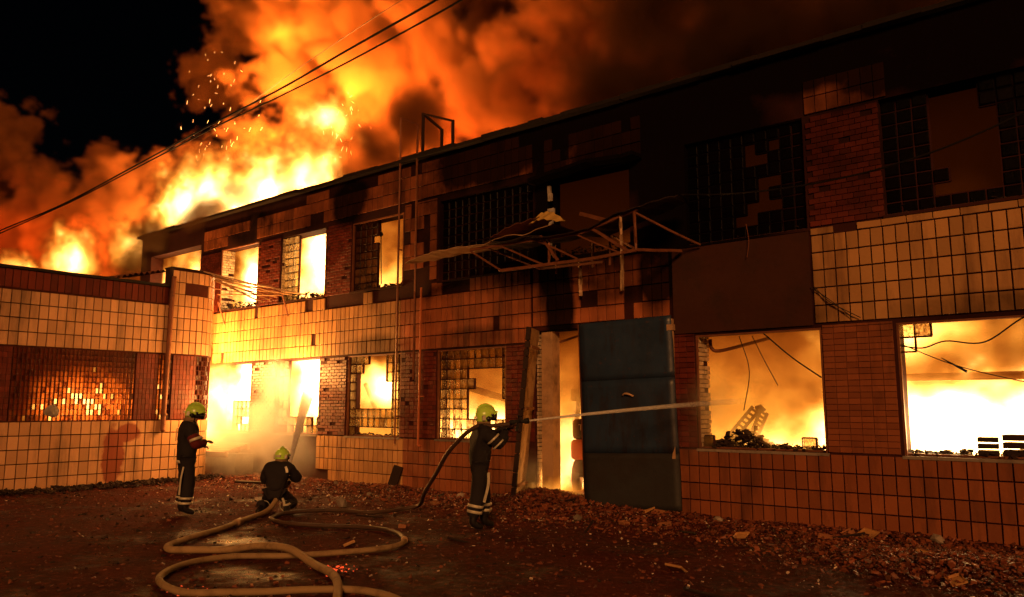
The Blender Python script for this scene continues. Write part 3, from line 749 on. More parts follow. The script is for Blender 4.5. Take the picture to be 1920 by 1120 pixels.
for x in (-.44, .40):
    m = MB(); m.bar((x, .45, 1.4), (x * .9, .65, 2.25), .07); m.bar((x, 1.9, .6), (x * .9, 1.55, 2.25), .06); m.build('guard_post', M_forkb, FK)
m = MB()
for y in (.65, .9, 1.15, 1.4): m.box(-.42, .42, y, y + .05, 2.26, 2.3)
m.box(-.45, -.40, .62, 1.6, 2.225, 2.255); m.box(.40, .45, .62, 1.6, 2.225, 2.255); m.build('overhead_guard', M_forkb, FK)
for x in (-.3, .24):
    m = MB(); m.box(x, x + .07, 2.1, 2.22, .1, 2.3); m.build('mast_rail', M_steel, FK)
fbox('lamp_box', -.56, -.44, .42, .6, 1.78, 2.02, M_forkb, .02, FK)
for x in (-.5, .38):
    for y in (.35, 1.7):
        m = MB(); m.tube([(x, y, .28), (x + .14, y, .28)], .27, 20); wq = m.build('wheel', M_rubber, FK, True)
        m = MB(); m.tube([(x - .008, y, .28), (x + .148, y, .28)], .13, 14); m.build('rim', M_forka, wq)
for x in (-.25, .15):
    m = MB(); m.box(x, x + .1, 2.25, 3.2, .12, .16); m.build('fork', M_steel, FK)
tc = bpy.data.curves.new('lettering', 'FONT'); tc.body = 'TOY'; tc.size = .17; tc.extrude = .006; tc.align_x = 'LEFT'
to = bpy.data.objects.new('tmp', tc); C.objects.link(to); bpy.context.view_layer.update()
me = bpy.data.meshes.new_from_object(to.evaluated_get(bpy.context.evaluated_depsgraph_get())); bpy.data.objects.remove(to)
me.materials.clear(); o = link('lettering', me, M_letter, FK); o.rotation_euler = (R(90), 0, 0); o.location = (-.34, .022, 1.2)
FK.location = (-8.62, .95, .15); FK.rotation_euler[2] = R(24)

# ------------------------------------------------------------------ wrecked canopy over the doorway
CN = tag(empty('wrecked_canopy'), 'wrecked steel canopy truss with crumpled roof sheets hanging above the doorway', 'canopy')
def part_bar(name, a, b, w, mat=M_steel, par=CN, h=None, bend=.012, seed=0):
    m = MB(); P = wobble(a, b, 6, 0, bend, seed)
    for p, q in zip(P, P[1:]): m.bar(p, q, w, h)
    return m.build(name, mat, par)
YO, YI = -1.2, -.12
part_bar('chord', (-9.22, YO, 4.31), (-7.37, YO, 4.29), .05); part_bar('chord', (-7.37, YO, 4.29), (-6.36, YO, 4.33), .05, seed=2)
part_bar('chord', (-10.2, YI, 4.6), (-9.22, YO, 4.31), .045); part_bar('chord', (-6.36, YO, 4.33), (-6.1, YI, 4.45), .045)
part_bar('chord', (-10.0, YO, 4.8), (-7.45, YO, 4.76), .045, seed=4); part_bar('chord', (-7.45, YO, 4.76), (-6.3, YO, 5.0), .045, seed=5)
part_bar('chord', (-8.9, YI - .3, 4.42), (-7.37, YI - .5, 4.34), .04, seed=6)
for i, (a, b, w_) in enumerate((((-10.0, YO, 4.78), (-9.25, YO, 4.33), .03), ((-9.3, YO, 4.8), (-8.25, YO, 4.32), .03), ((-8.45, YO, 4.8), (-7.5, YO, 4.32), .03),
        ((-8.3, YO, 4.83), (-7.9, YO - .02, 4.34), .04), ((-7.2, YO, 4.8), (-6.5, YO, 4.34), .045), ((-7.5, YO, 4.74), (-6.62, YO, 4.3), .025), ((-7.35, YI - .2, 4.85), (-6.4, YO, 4.38), .03),
        ((-6.36, YO, 4.95), (-5.75, YI, 4.5), .03), ((-8.8, YI - .2, 4.9), (-8.0, YO, 4.4), .025), ((-8.0, YI - .25, 5.35), (-7.3, YI - .3, 5.1), .07), ((-9.6, YO, 4.8), (-8.9, YI - .3, 4.4), .025))):
    part_bar('brace', a, b, w_, seed=i + 10)
for i, (x, y, z0, z1) in enumerate(((-8.11, YO, 4.3, 4.8), (-6.63, YO, 4.3, 4.93), (-6.36, YO, 4.33, 5.0), (-7.35, YI - .3, 4.3, 4.85), (-8.6, YI - .2, 4.3, 4.85), (-7.7, YI - .3, 4.3, 4.8))):
    part_bar('post', (x, y, z0), (x, y, z1), .035 if i != 1 else .04, M_sheet if i == 1 else M_steel, seed=i)
part_bar('hanging_rod', (-8.18, YI, 3.86), (-8.18, YI, 4.5), .06, M_sheet); part_bar('hanging_rod', (-7.28, YI, 3.88), (-7.28, YI, 4.6), .05, M_sheet)
def crumple(name, pts_a, pts_b, th, mat, amp=.06, seed=0, corr=0.):
    A = spline(pts_a, 6); B = spline(pts_b, 6); n = min(len(A), len(B)); V = []; F = []; K = 7
    for t in (0, 1):
        for i in range(n):
            for k in range(K):
                p = Vector(A[i]).lerp(Vector(B[i]), k / (K - 1)); p = p + mn.noise_vector(p * 2.3 + Vector((seed, 0, 0))) * amp
                p.z += corr * math.sin(i * 2.1) - t * th; V.append(tuple(p))
    m_ = n * K
    for i in range(n - 1):
        for k in range(K - 1):
            b = i * K + k; f = (b, b + K, b + K + 1, b + 1); F.append(f); F.append(tuple(m_ + q for q in f[::-1]))
        for k in (0, K - 1):
            b = i * K + k; F.append((b, b + K, b + K + m_, b + m_))
    me = bpy.data.meshes.new(name); me.from_pydata(V, [], F); return link(name, me, mat, CN)
crumple('roof_sheet', [(-11.8, -1.25, 4.76), (-10.9, -1.3, 4.86), (-9.9, -1.3, 4.87), (-9.0, -1.3, 4.9), (-8.0, -1.3, 4.97)], [(-11.7, -.85, 4.80), (-10.9, -.6, 4.9), (-9.9, -.3, 4.98), (-9.0, -.2, 5.0), (-8.0, -.2, 5.05)], .012, M_sheet, .05, 1, .012)
crumple('roof_sheet', [(-9.6, -1.28, 4.86), (-8.6, -1.35, 4.83), (-7.5, -1.32, 4.78), (-6.7, -1.3, 4.95), (-6.1, -1.28, 5.08), (-5.6, -1.2, 5.1)], [(-9.6, -.2, 4.92), (-8.6, -.15, 4.95), (-7.5, -.15, 4.95), (-6.7, -.15, 5.1), (-6.1, -.3, 5.2), (-5.75, -.5, 5.2)], .012, surf('black_sheet_metal', (.05, .03, .02), (.02, .012, .01), .6, 3, .1, .4, 20, metal=.3), .05, 2, .01)
crumple('roof_sheet', [(-9.5, -1.2, 5.0), (-8.95, -1.2, 5.12), (-8.35, -1.2, 5.2)], [(-9.3, -.3, 5.05), (-8.9, -.35, 5.2), (-8.55, -.45, 5.34)], .01, M_steel, .03, 3, .015)
crumple('folded_sheet', [(-8.6, -1.15, 5.1), (-8.25, -1.25, 5.12), (-7.8, -1.3, 5.02)], [(-8.5, -.95, 5.32), (-8.2, -1.0, 5.30), (-7.75, -1.2, 5.04)], .008, surf('firelit_yellow_sheet', (.9, .62, .18), (.7, .42, .12), .35, 4, .05, .3, 20, metal=.3, grime=.3), .02, 5, .015)  # yellow firelight on the fold is painted into its colour
# torn plaster over the upper doorway
m = MB(); z = 4.75
for i in range(9):
    m.box(-9.02 + rnd.uniform(0, .04), -8.90 + rnd.uniform(-.04, .05), -.05, -.001, z, z + .15) if i % 4 != 2 else None; z += .155
m.build('torn_plaster', M_plast, MAIN)
m = MB(); P = [(-9.35, 6.3), (-8.6, 6.36), (-7.9, 6.42), (-7.2, 6.35), (-6.9, 6.36)]
for (x0, z0), (x1, z1) in zip(P, P[1:]): m.bar((x0, -.16, z0 - .05), (x1 + .02, -.2, z1 - .05), .3, .07)
m.build('broken_ledge', M_core, MAIN)

# ------------------------------------------------------------------ ladder and roof frame
LD = tag(empty('steel_uprights'), 'pair of thin rusty steel uprights fixed to the tiled front below the roof frame', 'steel upright')
for x, z0, z1 in ((-13.24, 1.0, 8.58), (-12.67, 2.4, 8.25)): part_bar('rail', (x, -.12, z0), (x, -.12, z1), .036, par=LD, bend=.004)
part_bar('rail', (-13.24, -.12, 8.56), (-12.67, -.12, 8.26), .03, par=LD, bend=0)
for z in (1.6, 3.2, 5.4, 7.1): part_bar('bracket', (-13.24, -.12, z), (-13.24, 0, z), .03, par=LD, bend=0)
RF = tag(empty('roof_hatch_frame'), 'open steel handrail frame standing on the roof edge above the uprights', 'handrail')
for x, y, z0, z1 in ((-12.72, 0.1, 7.5, 8.62), (-11.95, .3, 7.5, 8.32), (-12.9, .9, 7.4, 8.5), ): part_bar('post', (x, y, z0), (x, y, z1), .055, M_char, RF, bend=0)
part_bar('handrail', (-12.72, .1, 8.6), (-11.95, .3, 8.3), .045, M_char, RF, bend=0); part_bar('handrail', (-12.72, .1, 8.6), (-12.9, .9, 8.48), .045, M_char, RF, bend=0)
m = MB(); m.box(-13.3, -12.1, -.1, .8, 7.545, 7.6); m.build('landing_plate', M_char, RF)
m = MB(); m.tube(spline([(-12.53, -.06, 4.45), (-12.53, -.06, 3.2), (-12.54, -.06, 2.05), (-12.55, -.06, 1.2), (-12.55, -.06, 1.0), (-12.48, -.05, .96)], 5), .024, 8)
m.box(-12.54, -12.40, -.08, -.04, 2.02, 2.05)
tag(m.build('gas_pipe', surf('orange_pipe_paint', (.55, .16, .05), (.35, .09, .03), .5, 5, 0, .2, 40, grime=.4)), 'thin orange pipe running down the front between two lower windows', 'pipe')

# ------------------------------------------------------------------ things inside the windows
def heap_r1():
    x = rnd.gauss(-5.3, .38); return Vector((x, rnd.uniform(.2, .6), 1.14 + rnd.random() * .30 * math.exp(-((x + 5.35) / .35) ** 2))) if -5.9 < x < -3.9 else None
chips('sill_debris', 420, heap_r1, .02, .075, M_char, MAIN)
B1 = tag(empty('perforated_beam'), 'burnt perforated steel beam bent over the sill of the wide orange window', 'beam')
B1.location = (.14, -.34, 0)
for a, b in (((-5.86, .9, 1.2), (-5.34, .95, 1.78)), ((-5.52, 1.05, 1.15), (-5.20, .95, 1.74))):
    a, b = Vector(a), Vector(b); dd = (b - a); n = 9
    for s_ in (-1, 1):
        m = MB(); side = Vector((.05, 0, -.035)) * s_; m.bar(a + side, b + side, .03, .05); m.build('flange', M_char, B1)
    for i in range(n):
        m = MB(); p = a + dd * ((i + .5) / n); m.bar(p - Vector((.05, 0, -.035)), p + Vector((.05, 0, -.035)), .055, .03); m.build('web_plate', M_char, B1)
m = MB(); m.tube([(-5.34, .95, 1.78), (-5.26, .95, 1.81), (-5.20, .95, 1.74)], .04, 8); m.build('joint', M_char, B1)
m = MB(); m.tube(wobble((-5.25, .5, 1.15), (-5.18, .52, 1.45), 4, 0, .02), .018, 6); m.tube([(-5.185, .52, 1.42), (-5.175, .52, 1.5)], .032, 6)
tag(m.build('burnt_post', M_char), 'short burnt stake sticking up beside the perforated beam on the sill', 'stake')
o = link('bent_pipe', MB().mesh('x', M_char)); bpy.data.objects.remove(o)
m = MB(); m.tube(spline([(-5.85, .35, 2.95), (-5.83, .35, 2.8), (-5.7, .4, 2.75), (-5.2, .5, 2.86), (-4.9, .55, 2.93)], 5), .03, 8)
tag(m.build('bent_pipe', M_steel, None, True), 'bent pipe hanging under the lintel of the wide orange window', 'pipe')
for i, (a, b, c_) in enumerate((((-5.35, .4, 2.98), (-5.2, .4, 2.4), (-5.32, .4, 1.75)), ((-5.15, .45, 2.98), (-4.95, .45, 2.55), (-4.75, .45, 2.15)), ((-4.85, .2, 2.98), (-4.4, .15, 2.58), (-3.95, .12, 2.25)))):
    m = MB(); m.tube(spline([a, b, c_], 8), .008 if i < 2 else .012, 5)
    tag(m.build('hanging_wire', M_cable), ['thin wire hanging straight down at the left of the orange window', 'thin wire hanging slantwise in the middle of the orange window', 'black wire slanting down to the right jamb of the orange window'][i], 'wire')
m = MB(); m.tube(spline([(-2.84, .06, 2.68), (-2.5, -.04, 2.62), (-2.2, -.06, 2.7), (-1.75, -.06, 2.66), (-1.3, -.05, 2.95), (-.8, -.04, 3.2)], 8), .011, 6)
tag(m.build('sagging_wire', M_cable), 'black wire sagging across the top of the white hot window at right', 'wire')
m = MB(); m.tube(spline([(-2.8, .06, 2.7), (-2.2, .1, 2.4), (-1.6, .15, 2.2), (-.75, .2, 1.98)], 8), .007, 5); m.tube([(-2.3, .1, 2.48), (-2.0, .1, 2.28)], [.006, .02, ][:2], 5)
tag(m.build('sagging_wire', M_cable), 'thin wire slanting down over the white hot window at right', 'wire')
m = MB(); m.box(-3.0, -.3, .58, .66, 2.18, 2.29); m.box(-3.0, -.3, .53, .579, 2.26, 2.29); m.box(-3.0, -.3, .53, .579, 2.18, 2.2)
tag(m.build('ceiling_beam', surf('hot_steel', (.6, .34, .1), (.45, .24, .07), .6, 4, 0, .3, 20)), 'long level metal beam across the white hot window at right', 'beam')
def crate(loc, w_, dpt, h_, label, rz=0, kind=0):
    K = tag(empty('crate'), label, 'crate', 'crates on the sill of the right window'); K.location = loc; K.rotation_euler[2] = rz
    for j in range(3):
        for s_ in (0, 1):
            m = MB(); m.box(0, w_, s_ * (dpt - .015), s_ * (dpt - .015) + .015, j * h_ / 3 + .003, (j + 1) * h_ / 3 - .02); m.build('slat', M_char, K)
            m = MB(); m.box(s_ * (w_ - .015), s_ * (w_ - .015) + .015, .017, dpt - .017, j * h_ / 3 + .003, (j + 1) * h_ / 3 - .02); m.build('slat', M_char, K)
    m = MB(); m.box(.002, w_ - .002, .002, dpt - .002, -.012, .0); m.build('crate_base', M_char, K)
crate((-1.95, .12, 1.16), .24, .3, .26, 'square charred crate with broken mesh on the right window sill', .1)
crate((-1.66, .12, 1.16), .38, .3, .3, 'wide charred crate with a pale side, in the middle of the three on the sill')
crate((-1.22, .12, 1.16), .42, .3, .3, 'wide dark crate at the right end of the three on the sill', -.05)
m = MB(); m.bar((-11.65, .6, 2.2), (-10.2, .62, 1.86), .12, .08); m.bar((-11.6, .54, 2.27), (-10.2, .56, 1.93), .02, .05)
tag(m.build('fallen_beam', surf('hot_beam_paint', (.55, .36, .16), None, .7, 5, 0, .3, 20)), 'pale fallen beam slanting inside the broken glass block window behind the firefighter', 'beam')
m = MB(); m.bar((-15.15, .6, 2.38), (-14.75, .6, 1.78), .06, .09)
tag(m.build('fallen_plank', M_wood), 'scorched plank leaning inside the lower window left of the steel uprights', 'plank')
m = MB(); m.tube(wobble((-14.35, .3, 6.3), (-14.3, .3, 4.75), 8, 0, .02), .014, 6); m.add(*[(lambda V, F: ([Vector((-14.35, .3, 6.0)) + v for v in V], F))(*lump(.07, 4))][0])
tag(m.build('hanging_cord', M_cable), 'dark cord with a lump hanging in the upper window beside the steel uprights', 'cord')  # just a hanging cord with a lump, no lamp on it
m = MB(); m.box(-.95, .95, -.4, .4, .1, .14)
PLT = tag(empty('burnt_pallet'), 'burnt wooden pallet stack lying in the smoke below the left windows', 'pallet')
for i in range(6):
    m = MB(); m.box(-.6, .6, -.42 + i * .145, -.42 + i * .145 + .1, .13, .155); m.build('board', M_wood, PLT)
for y in (-.38, 0, .3):
    m = MB(); m.box(-.6, .6, y, y + .08, .0, .128); m.build('bearer', M_wood, PLT)
PLT.location = (-19.2, -.75, .62); PLT.rotation_euler = (R(14), 0, R(6))
m = MB(); m.box(-.7, .7, -.28, .28, 0, .58)
BX = m.build('rubble_block', M_conc); BX.location = (-19.3, -.55, .02); BX.rotation_euler[2] = .1; tag(BX, 'low broken masonry block under the burnt pallet by the wall', 'masonry block')

# ------------------------------------------------------------------ debris on the ground
def onfacade():
    x = rnd.uniform(-22, 1.8); y = -.12 - abs(rnd.gauss(0, 1.0)); 
    if x < -18.8 and y < -1.1: return None
    return Vector((x, y, gh(x, y) + rnd.uniform(0, .03)))
def yard():
    x = rnd.uniform(-18.5, 3); y = rnd.uniform(-11.5, -.2); return Vector((x, y, gh(x, y) + .004))
def heap_door():
    a = rnd.uniform(0, 6.3); r_ = abs(rnd.gauss(0, .62)); x, y = -8.9 + 1.3 * r_ * math.cos(a), -.7 + r_ * math.sin(a); return Vector((x, y, gh(x, y) + rnd.uniform(0, .16) * max(0, 1 - r_)))
def heap_right():
    x = rnd.gauss(-1.7, .9); y = rnd.gauss(-2.2, .5); return Vector((x, min(y, -.1), gh(x, min(y, -.1)) + rnd.uniform(0, .05)))
chips('rubble', 19000, onfacade, .006, .042, M_chip)
chips('rubble', 4200, heap_door, .008, .055, M_chip)
chips('rubble', 4500, heap_right, .008, .04, M_chip)
chips('rubble', 15000, yard, .004, .03, M_chip)
chips('rubble', 900, yard, .012, .05, M_char)
def annex_foot():
    y = rnd.uniform(-8, -1.2); return Vector((AX + .05 + abs(rnd.gauss(0, .35)), y, gh(AX + .2, y) + rnd.uniform(0, .08)))
chips('rubble', 1600, annex_foot, .02, .07, M_char)
M_shard = surf('pale_splinters', (.7, .55, .42), (.5, .35, .25), .3, 9, .3, 0, 40, spec=.7, grime=0)
def shards():
    x = rnd.uniform(-18, 2); y = -.2 - abs(rnd.gauss(0, 2.4)); return Vector((x, y, gh(x, y) + .02)) if y > -11 else None
chips('splinters', 1500, shards, .004, .022, M_shard)
M_ember, _t, _N, _L = nt('glowing_ember'); _b = _N['Principled BSDF']; _b.inputs['Base Color'].default_value = (.03, .01, .01, 1); _b.inputs['Emission Color'].default_value = (1, .09, .02, 1)
_g = _N.new('ShaderNodeNewGeometry'); _L.new(mathn(_N, _L, 'MULTIPLY', mathn(_N, _L, 'GREATER_THAN', _g.outputs['Random Per Island'], .45), 1.1), _b.inputs['Emission Strength'])
for (ex, ey), en in (((-7.2, -6.4), 90), ((-7.5, -7.9), 60)):
    def eb():
        x, y = ex + rnd.gauss(0, .14), ey + rnd.gauss(0, .10); return Vector((x, y, gh(x, y) + .01))
    chips('embers', en, eb, .006, .022, M_ember)
kinds = [('broken_tile', M_tile), ('concrete_chunk', M_conc), ('broken_brick', M_brick), ('burnt_stick', M_char)]
spots = []
for i in range(48):
    if i < 36: x = rnd.uniform(-16.5, .5); y = -.3 - abs(rnd.gauss(0, 1.2))
    else: x = rnd.uniform(-12, .5); y = rnd.uniform(-7.5, -2)
    if abs(x + 7.8) < .5 and abs(y + 3.3) < .4: continue
    spots.append((x, y, i % 4))
def near(x, y):
    if y > -1.2: a = 'close to the foot of the wall'
    elif y > -3: a = 'in the debris strip before the wall'
    else: a = 'out on the open yard'
    for lim, t in ((-14, 'beyond the kneeling firefighter'), (-12, 'below the steel uprights'), (-9.4, 'below the glass block window'), (-6.3, 'before the blue door'), (-3.6, 'below the orange window'), (9, 'below the right window')):
        if x < lim: return a, t
used = set()
for x, y, k in spots:
    if (k, *near(x, y)) in used: continue
    nm, mt = kinds[k]; s_ = rnd.uniform(.05, .12)
    if nm == 'broken_tile': V, F = piece_data(s_ * 2.2, s_ * 1.8, .025, .004)
    elif nm == 'concrete_chunk': V, F = lump(s_ * 1.1, x, (1, .8, .6), 1, .6)
    elif nm == 'broken_brick': V, F = piece_data(s_ * 2.4, .11, .065, .01)
    else:
        q = MB(); q.tube(wobble((-s_ * 3, 0, 0), (s_ * 3, 0, .02), 5, 0, .03, x), .018, 6); V, F = q.v, q.f
    me = bpy.data.meshes.new(nm); me.from_pydata([tuple(v) for v in V], [], F); o = link(nm, me, mt)
    o.location = (x, y, gh(x, y) + (.045 if k != 3 else .02)); o.rotation_euler = (rnd.gauss(R(90) if k in (0, 2) else 0, .35), rnd.gauss(0, .25), rnd.uniform(0, 6.3))
    a, t = near(x, y)
    used.add((k, a, t)); desc = {0: 'loose beige tile', 1: 'grey concrete chunk', 2: 'loose brick', 3: 'burnt stick'}[k]
    tag(o, f'{desc} lying {t}, {a}', {0: 'tile', 1: 'stone', 2: 'brick', 3: 'stick'}[k], f'pieces of debris {t}, {a}')
V, F = lump(.11, 9, (1, .7, 1.0), 1, .5); me = bpy.data.meshes.new('r'); me.from_pydata([tuple(v) for v in V], [], F); o = link('concrete_chunk', me, M_conc); o.location = (-11.55, -2.9, .09)
tag(o, 'pale pointed concrete chunk standing right of the kneeling firefighter', 'stone')
m = MB(); m.box(-.45, .45, -.06, .06, 0, .04); o = m.build('fallen_board', M_char); o.location = (-16.4, -1.6, .06); o.rotation_euler = (.1, .02, .5)
tag(o, 'dark charred board lying on the rubble behind the kneeling firefighter', 'board')
m = MB(); m.box(-.12, .12, -.02, .02, 0, .5); o = m.build('leaning_board', M_char); o.location = (-13.2, -.22, .04); o.rotation_euler = (R(-14), R(12), .2)
tag(o, 'short dark board leaning against the wall below the steel uprights', 'board')

# ------------------------------------------------------------------ hoses
def on_ground(P, dz): return [(x, y, gh(x, y) + dz) for x, y in P]
HA = [(-12.12, -3.62, .48), (-11.95, -3.95, .25), (-11.71, -4.32, .08)]
HA2 = on_ground([(-11.25, -5.0), (-10.76, -5.66), (-10.42, -6.26), (-10.19, -6.68), (-10.0, -6.89), (-9.7, -6.99), (-9.44, -6.87), (-9.18, -6.51)], .05) + \
      [(-8.79, -6.38, .10), (-8.16, -6.36, .14)] + on_ground([(-7.47, -6.49), (-6.87, -6.71), (-6.42, -6.98), (-5.91, -7.39), (-5.23, -7.94), (-4.3, -8.9), (-3.2, -10.2)], .05)
P = spline(HA + HA2, 8); m = MB(); m.tube(P, .046, 14, flat=.93)
hA = m.build('fire_hose', M_hose, None, True); tag(hA, 'pale canvas fire hose charged with water running back from the kneeling firefighter', 'fire hose', 'fire hoses on the yard')
m = MB(); m.tube(P[26:29], .058, 14); m.build('coupling', M_sheet, hA, True)
HB = [(-7.33, -3.06, 1.57), (-7.47, -3.14, 1.55), (-7.62, -3.26, 1.53), (-7.80, -3.36, 1.53), (-7.98, -3.42, 1.44), (-8.2, -3.42, 1.28), (-8.46, -3.37, 1.09), (-8.9, -3.15, .77), (-9.42, -2.88, .43), (-9.85, -2.55, .2), (-10.2, -2.3, .09)]
HB2 = on_ground([(-10.4, -2.45), (-10.38, -2.8), (-10.5, -3.16), (-11.02, -3.31), (-11.31, -3.65), (-11.43, -4.1), (-11.27, -4.46), (-10.92, -4.73), (-10.4, -4.81), (-9.89, -4.6), (-9.43, -4.37), (-8.93, -4.28), (-8.43, -4.38), (-7.95, -4.68), (-7.73, -5.02), (-7.73, -5.41), (-7.96, -5.89), (-8.3, -6.26), (-8.59, -6.58), (-8.76, -6.76), (-8.77, -7.16), (-8.55, -7.57), (-8.18, -7.9), (-7.78, -8.04), (-7.42, -8.01), (-7.08, -7.82), (-6.8, -7.53), (-6.54, -7.23), (-6.06, -6.97), (-5.44, -7.0), (-4.4, -7.6)], .042)
P2 = spline(HB + HB2, 8); cut = 8 * 24
m = MB(); m.tube(P2[:cut + 1], .034, 12, flat=.95); hB = m.build('fire_hose', M_hosed, None, True)
tag(hB, 'long thinner fire hose looping over the yard up to the standing firefighter with the nozzle', 'fire hose', 'fire hoses on the yard')
m = MB(); m.tube(P2[cut:], .037, 12, flat=.95); o = m.build('hose_section', M_hose, hB, True)
m = MB(); m.tube(P2[cut - 1:cut + 2], .047, 14); m.build('coupling', M_sheet, hB, True)

# ------------------------------------------------------------------ cables overhead
def cable(P, r, label, grp='overhead cables'):
    m = MB(); m.tube(spline(P, 8), r, 6); tag(m.build('power_cable', M_cable), label, 'cable', grp)
cable([(-30.56, -4.12, 6.98), (-28.24, -3.63, 7.41), (-24.74, -3.08, 7.82), (-21.13, -2.73, 8.32), (-17.38, -2.54, 8.71), (-14.31, -2.65, 8.77), (-11.8, -2.89, 8.78), (-9.2, -3.23, 8.69), (-7.78, -3.44, 8.66), (-4, -3.9, 8.6)], .022, 'thick black overhead cable crossing the fire, upper of the two')
cable([(-30.76, -4.05, 6.93), (-28.44, -3.56, 7.36), (-24.68, -2.96, 7.87), (-21.32, -2.64, 8.3), (-17.58, -2.42, 8.68), (-14.51, -2.51, 8.7), (-12.02, -2.72, 8.65), (-9.63, -3.07, 8.53), (-8.32, -3.3, 8.45), (-7.33, -3.57, 8.35), (-4, -4.2, 8.2)], .018, 'black overhead cable crossing the fire, lower of the two')
cable([(-34, 6, 14.2), (-27, 5, 14.6), (-19, 3.8, 14.6), (-13, 2.8, 14.2), (-8, 2, 13.7)], .012, 'very thin wire crossing high over the roof behind the two cables', 'overhead cables')
m = MB(); m.tube(spline([(-6.1, -.06, 5.45), (-5.2, -.3, 5.25), (-4.3, -.5, 5.12), (-3.4, -.6, 5.08), (-2.6, -.6, 5.14), (-1.8, -.55, 5.3), (-.9, -.5, 5.6), (0.2, -.5, 6.1)], 8), .014, 6)
tag(m.build('wall_cable', M_cable), 'black cable sagging across the upper windows of the blackened front', 'cable')
m = MB(); m.tube(spline([(-4.95, -.08, 4.75), (-4.9, -.12, 4.45), (-4.95, -.1, 4.2)], 6), .006, 5)
tag(m.build('hanging_wire', M_steel), 'short thin wire dangling below the upper glass block window', 'wire')
for i in range(2):
    m = MB(); m.tube(spline([(-3.98 + i * .06, -.06, 3.62), (-3.7, -.1, 3.4 - .03 * i), (-3.38 + .1 * i, -.08, 3.1)], 6), .007, 5)
    tag(m.build('hanging_wire', M_cable), ['upper of two thin wires slanting over the beige tiles', 'lower of two thin wires slanting over the beige tiles'][i], 'wire')

# ------------------------------------------------------------------ firefighters
def skin(name, joints, edges, radii, mat, parent=None, sub=2, root=0):
    me = bpy.data.meshes.new(name); me.from_pydata([tuple(j) for j in joints], edges, [])
    o = bpy.data.objects.new('tmp', me); C.objects.link(o)
    o.modifiers.new('s', 'SKIN'); sv = me.skin_vertices[0].data
    for i, r_ in enumerate(radii):
        sv[i].radius = r_ if isinstance(r_, tuple) else (r_, r_); sv[i].use_root = (i == root)
    s = o.modifiers.new('d', 'SUBSURF'); s.levels = sub; s.render_levels = sub
    bpy.context.view_layer.update()
    me2 = bpy.data.meshes.new_from_object(o.evaluated_get(bpy.context.evaluated_depsgraph_get())); bpy.data.objects.remove(o)
    me2.materials.clear(); me2.polygons.foreach_set('use_smooth', [True] * len(me2.polygons)); me2.name = name
    return link(name, me2, mat, parent)
def fold(o, amp, sc_=9):
    for v in o.data.vertices:
        n = mn.noise(v.co * sc_) * .6 + mn.noise(Vector((v.co.x * sc_, v.co.y * sc_, v.co.z * sc_ * 2.6))) * .6
        v.co += v.normal * n * amp
def ring(name, c, axis, rx, ry, h, mat, par, xdir=None, th=.006):
    rx += .012; ry += .012
    c, axis = Vector(c), Vector(axis).normalized(); x = Vector(xdir) if xdir else Vector((1, 0, 0)); x = (x - axis * x.dot(axis)).normalized(); y = axis.cross(x)
    m = MB(); n = 24; V = []; F = []
    for k in range(n):
        a = 2 * math.pi * k / n; d_ = x * math.cos(a) * rx + y * math.sin(a) * ry; d2 = x * math.cos(a) * (rx + th) + y * math.sin(a) * (ry + th)
        V += [c + d2 - axis * h / 2, c + d2 + axis * h / 2, c + d + axis * h / 2 if False else c + d_ + axis * h / 2, c + d_ - axis * h / 2]
    for k in range(n):
        b, e = k * 4, ((k + 1) % n) * 4
        for q in range(4): q2 = (q + 1) % 4; F.append((b + q, e + q, e + q2, b + q2))
    m.add(V, F); return m.build(name, mat, par, True)
def strip(name, P, w_, mat, par, nrm):
    """tape along a polyline, standing 4 mm off the cloth"""
    m = MB(); P = spline(P, 4); V = []; F = []; nrm = Vector(nrm).normalized()
    for i, p in enumerate(P):
        t = (Vector(P[min(i + 1, len(P) - 1)]) - Vector(P[max(i - 1, 0)])).normalized(); s = t.cross(nrm).normalized() * w_ / 2
        V += [Vector(p) + s, Vector(p) - s, Vector(p) - s + nrm * .006, Vector(p) + s + nrm * .006]
    for i in range(len(P) - 1):
        b = i * 4
        for q in range(4): F.append((b + q, b + 4 + q, b + 4 + (q + 1) % 4, b + (q + 1) % 4))
    F += [(0, 1, 2, 3), tuple(len(V) - 4 + q for q in (3, 2, 1, 0))]
    m.add(V, F); return m.build(name, mat, par)
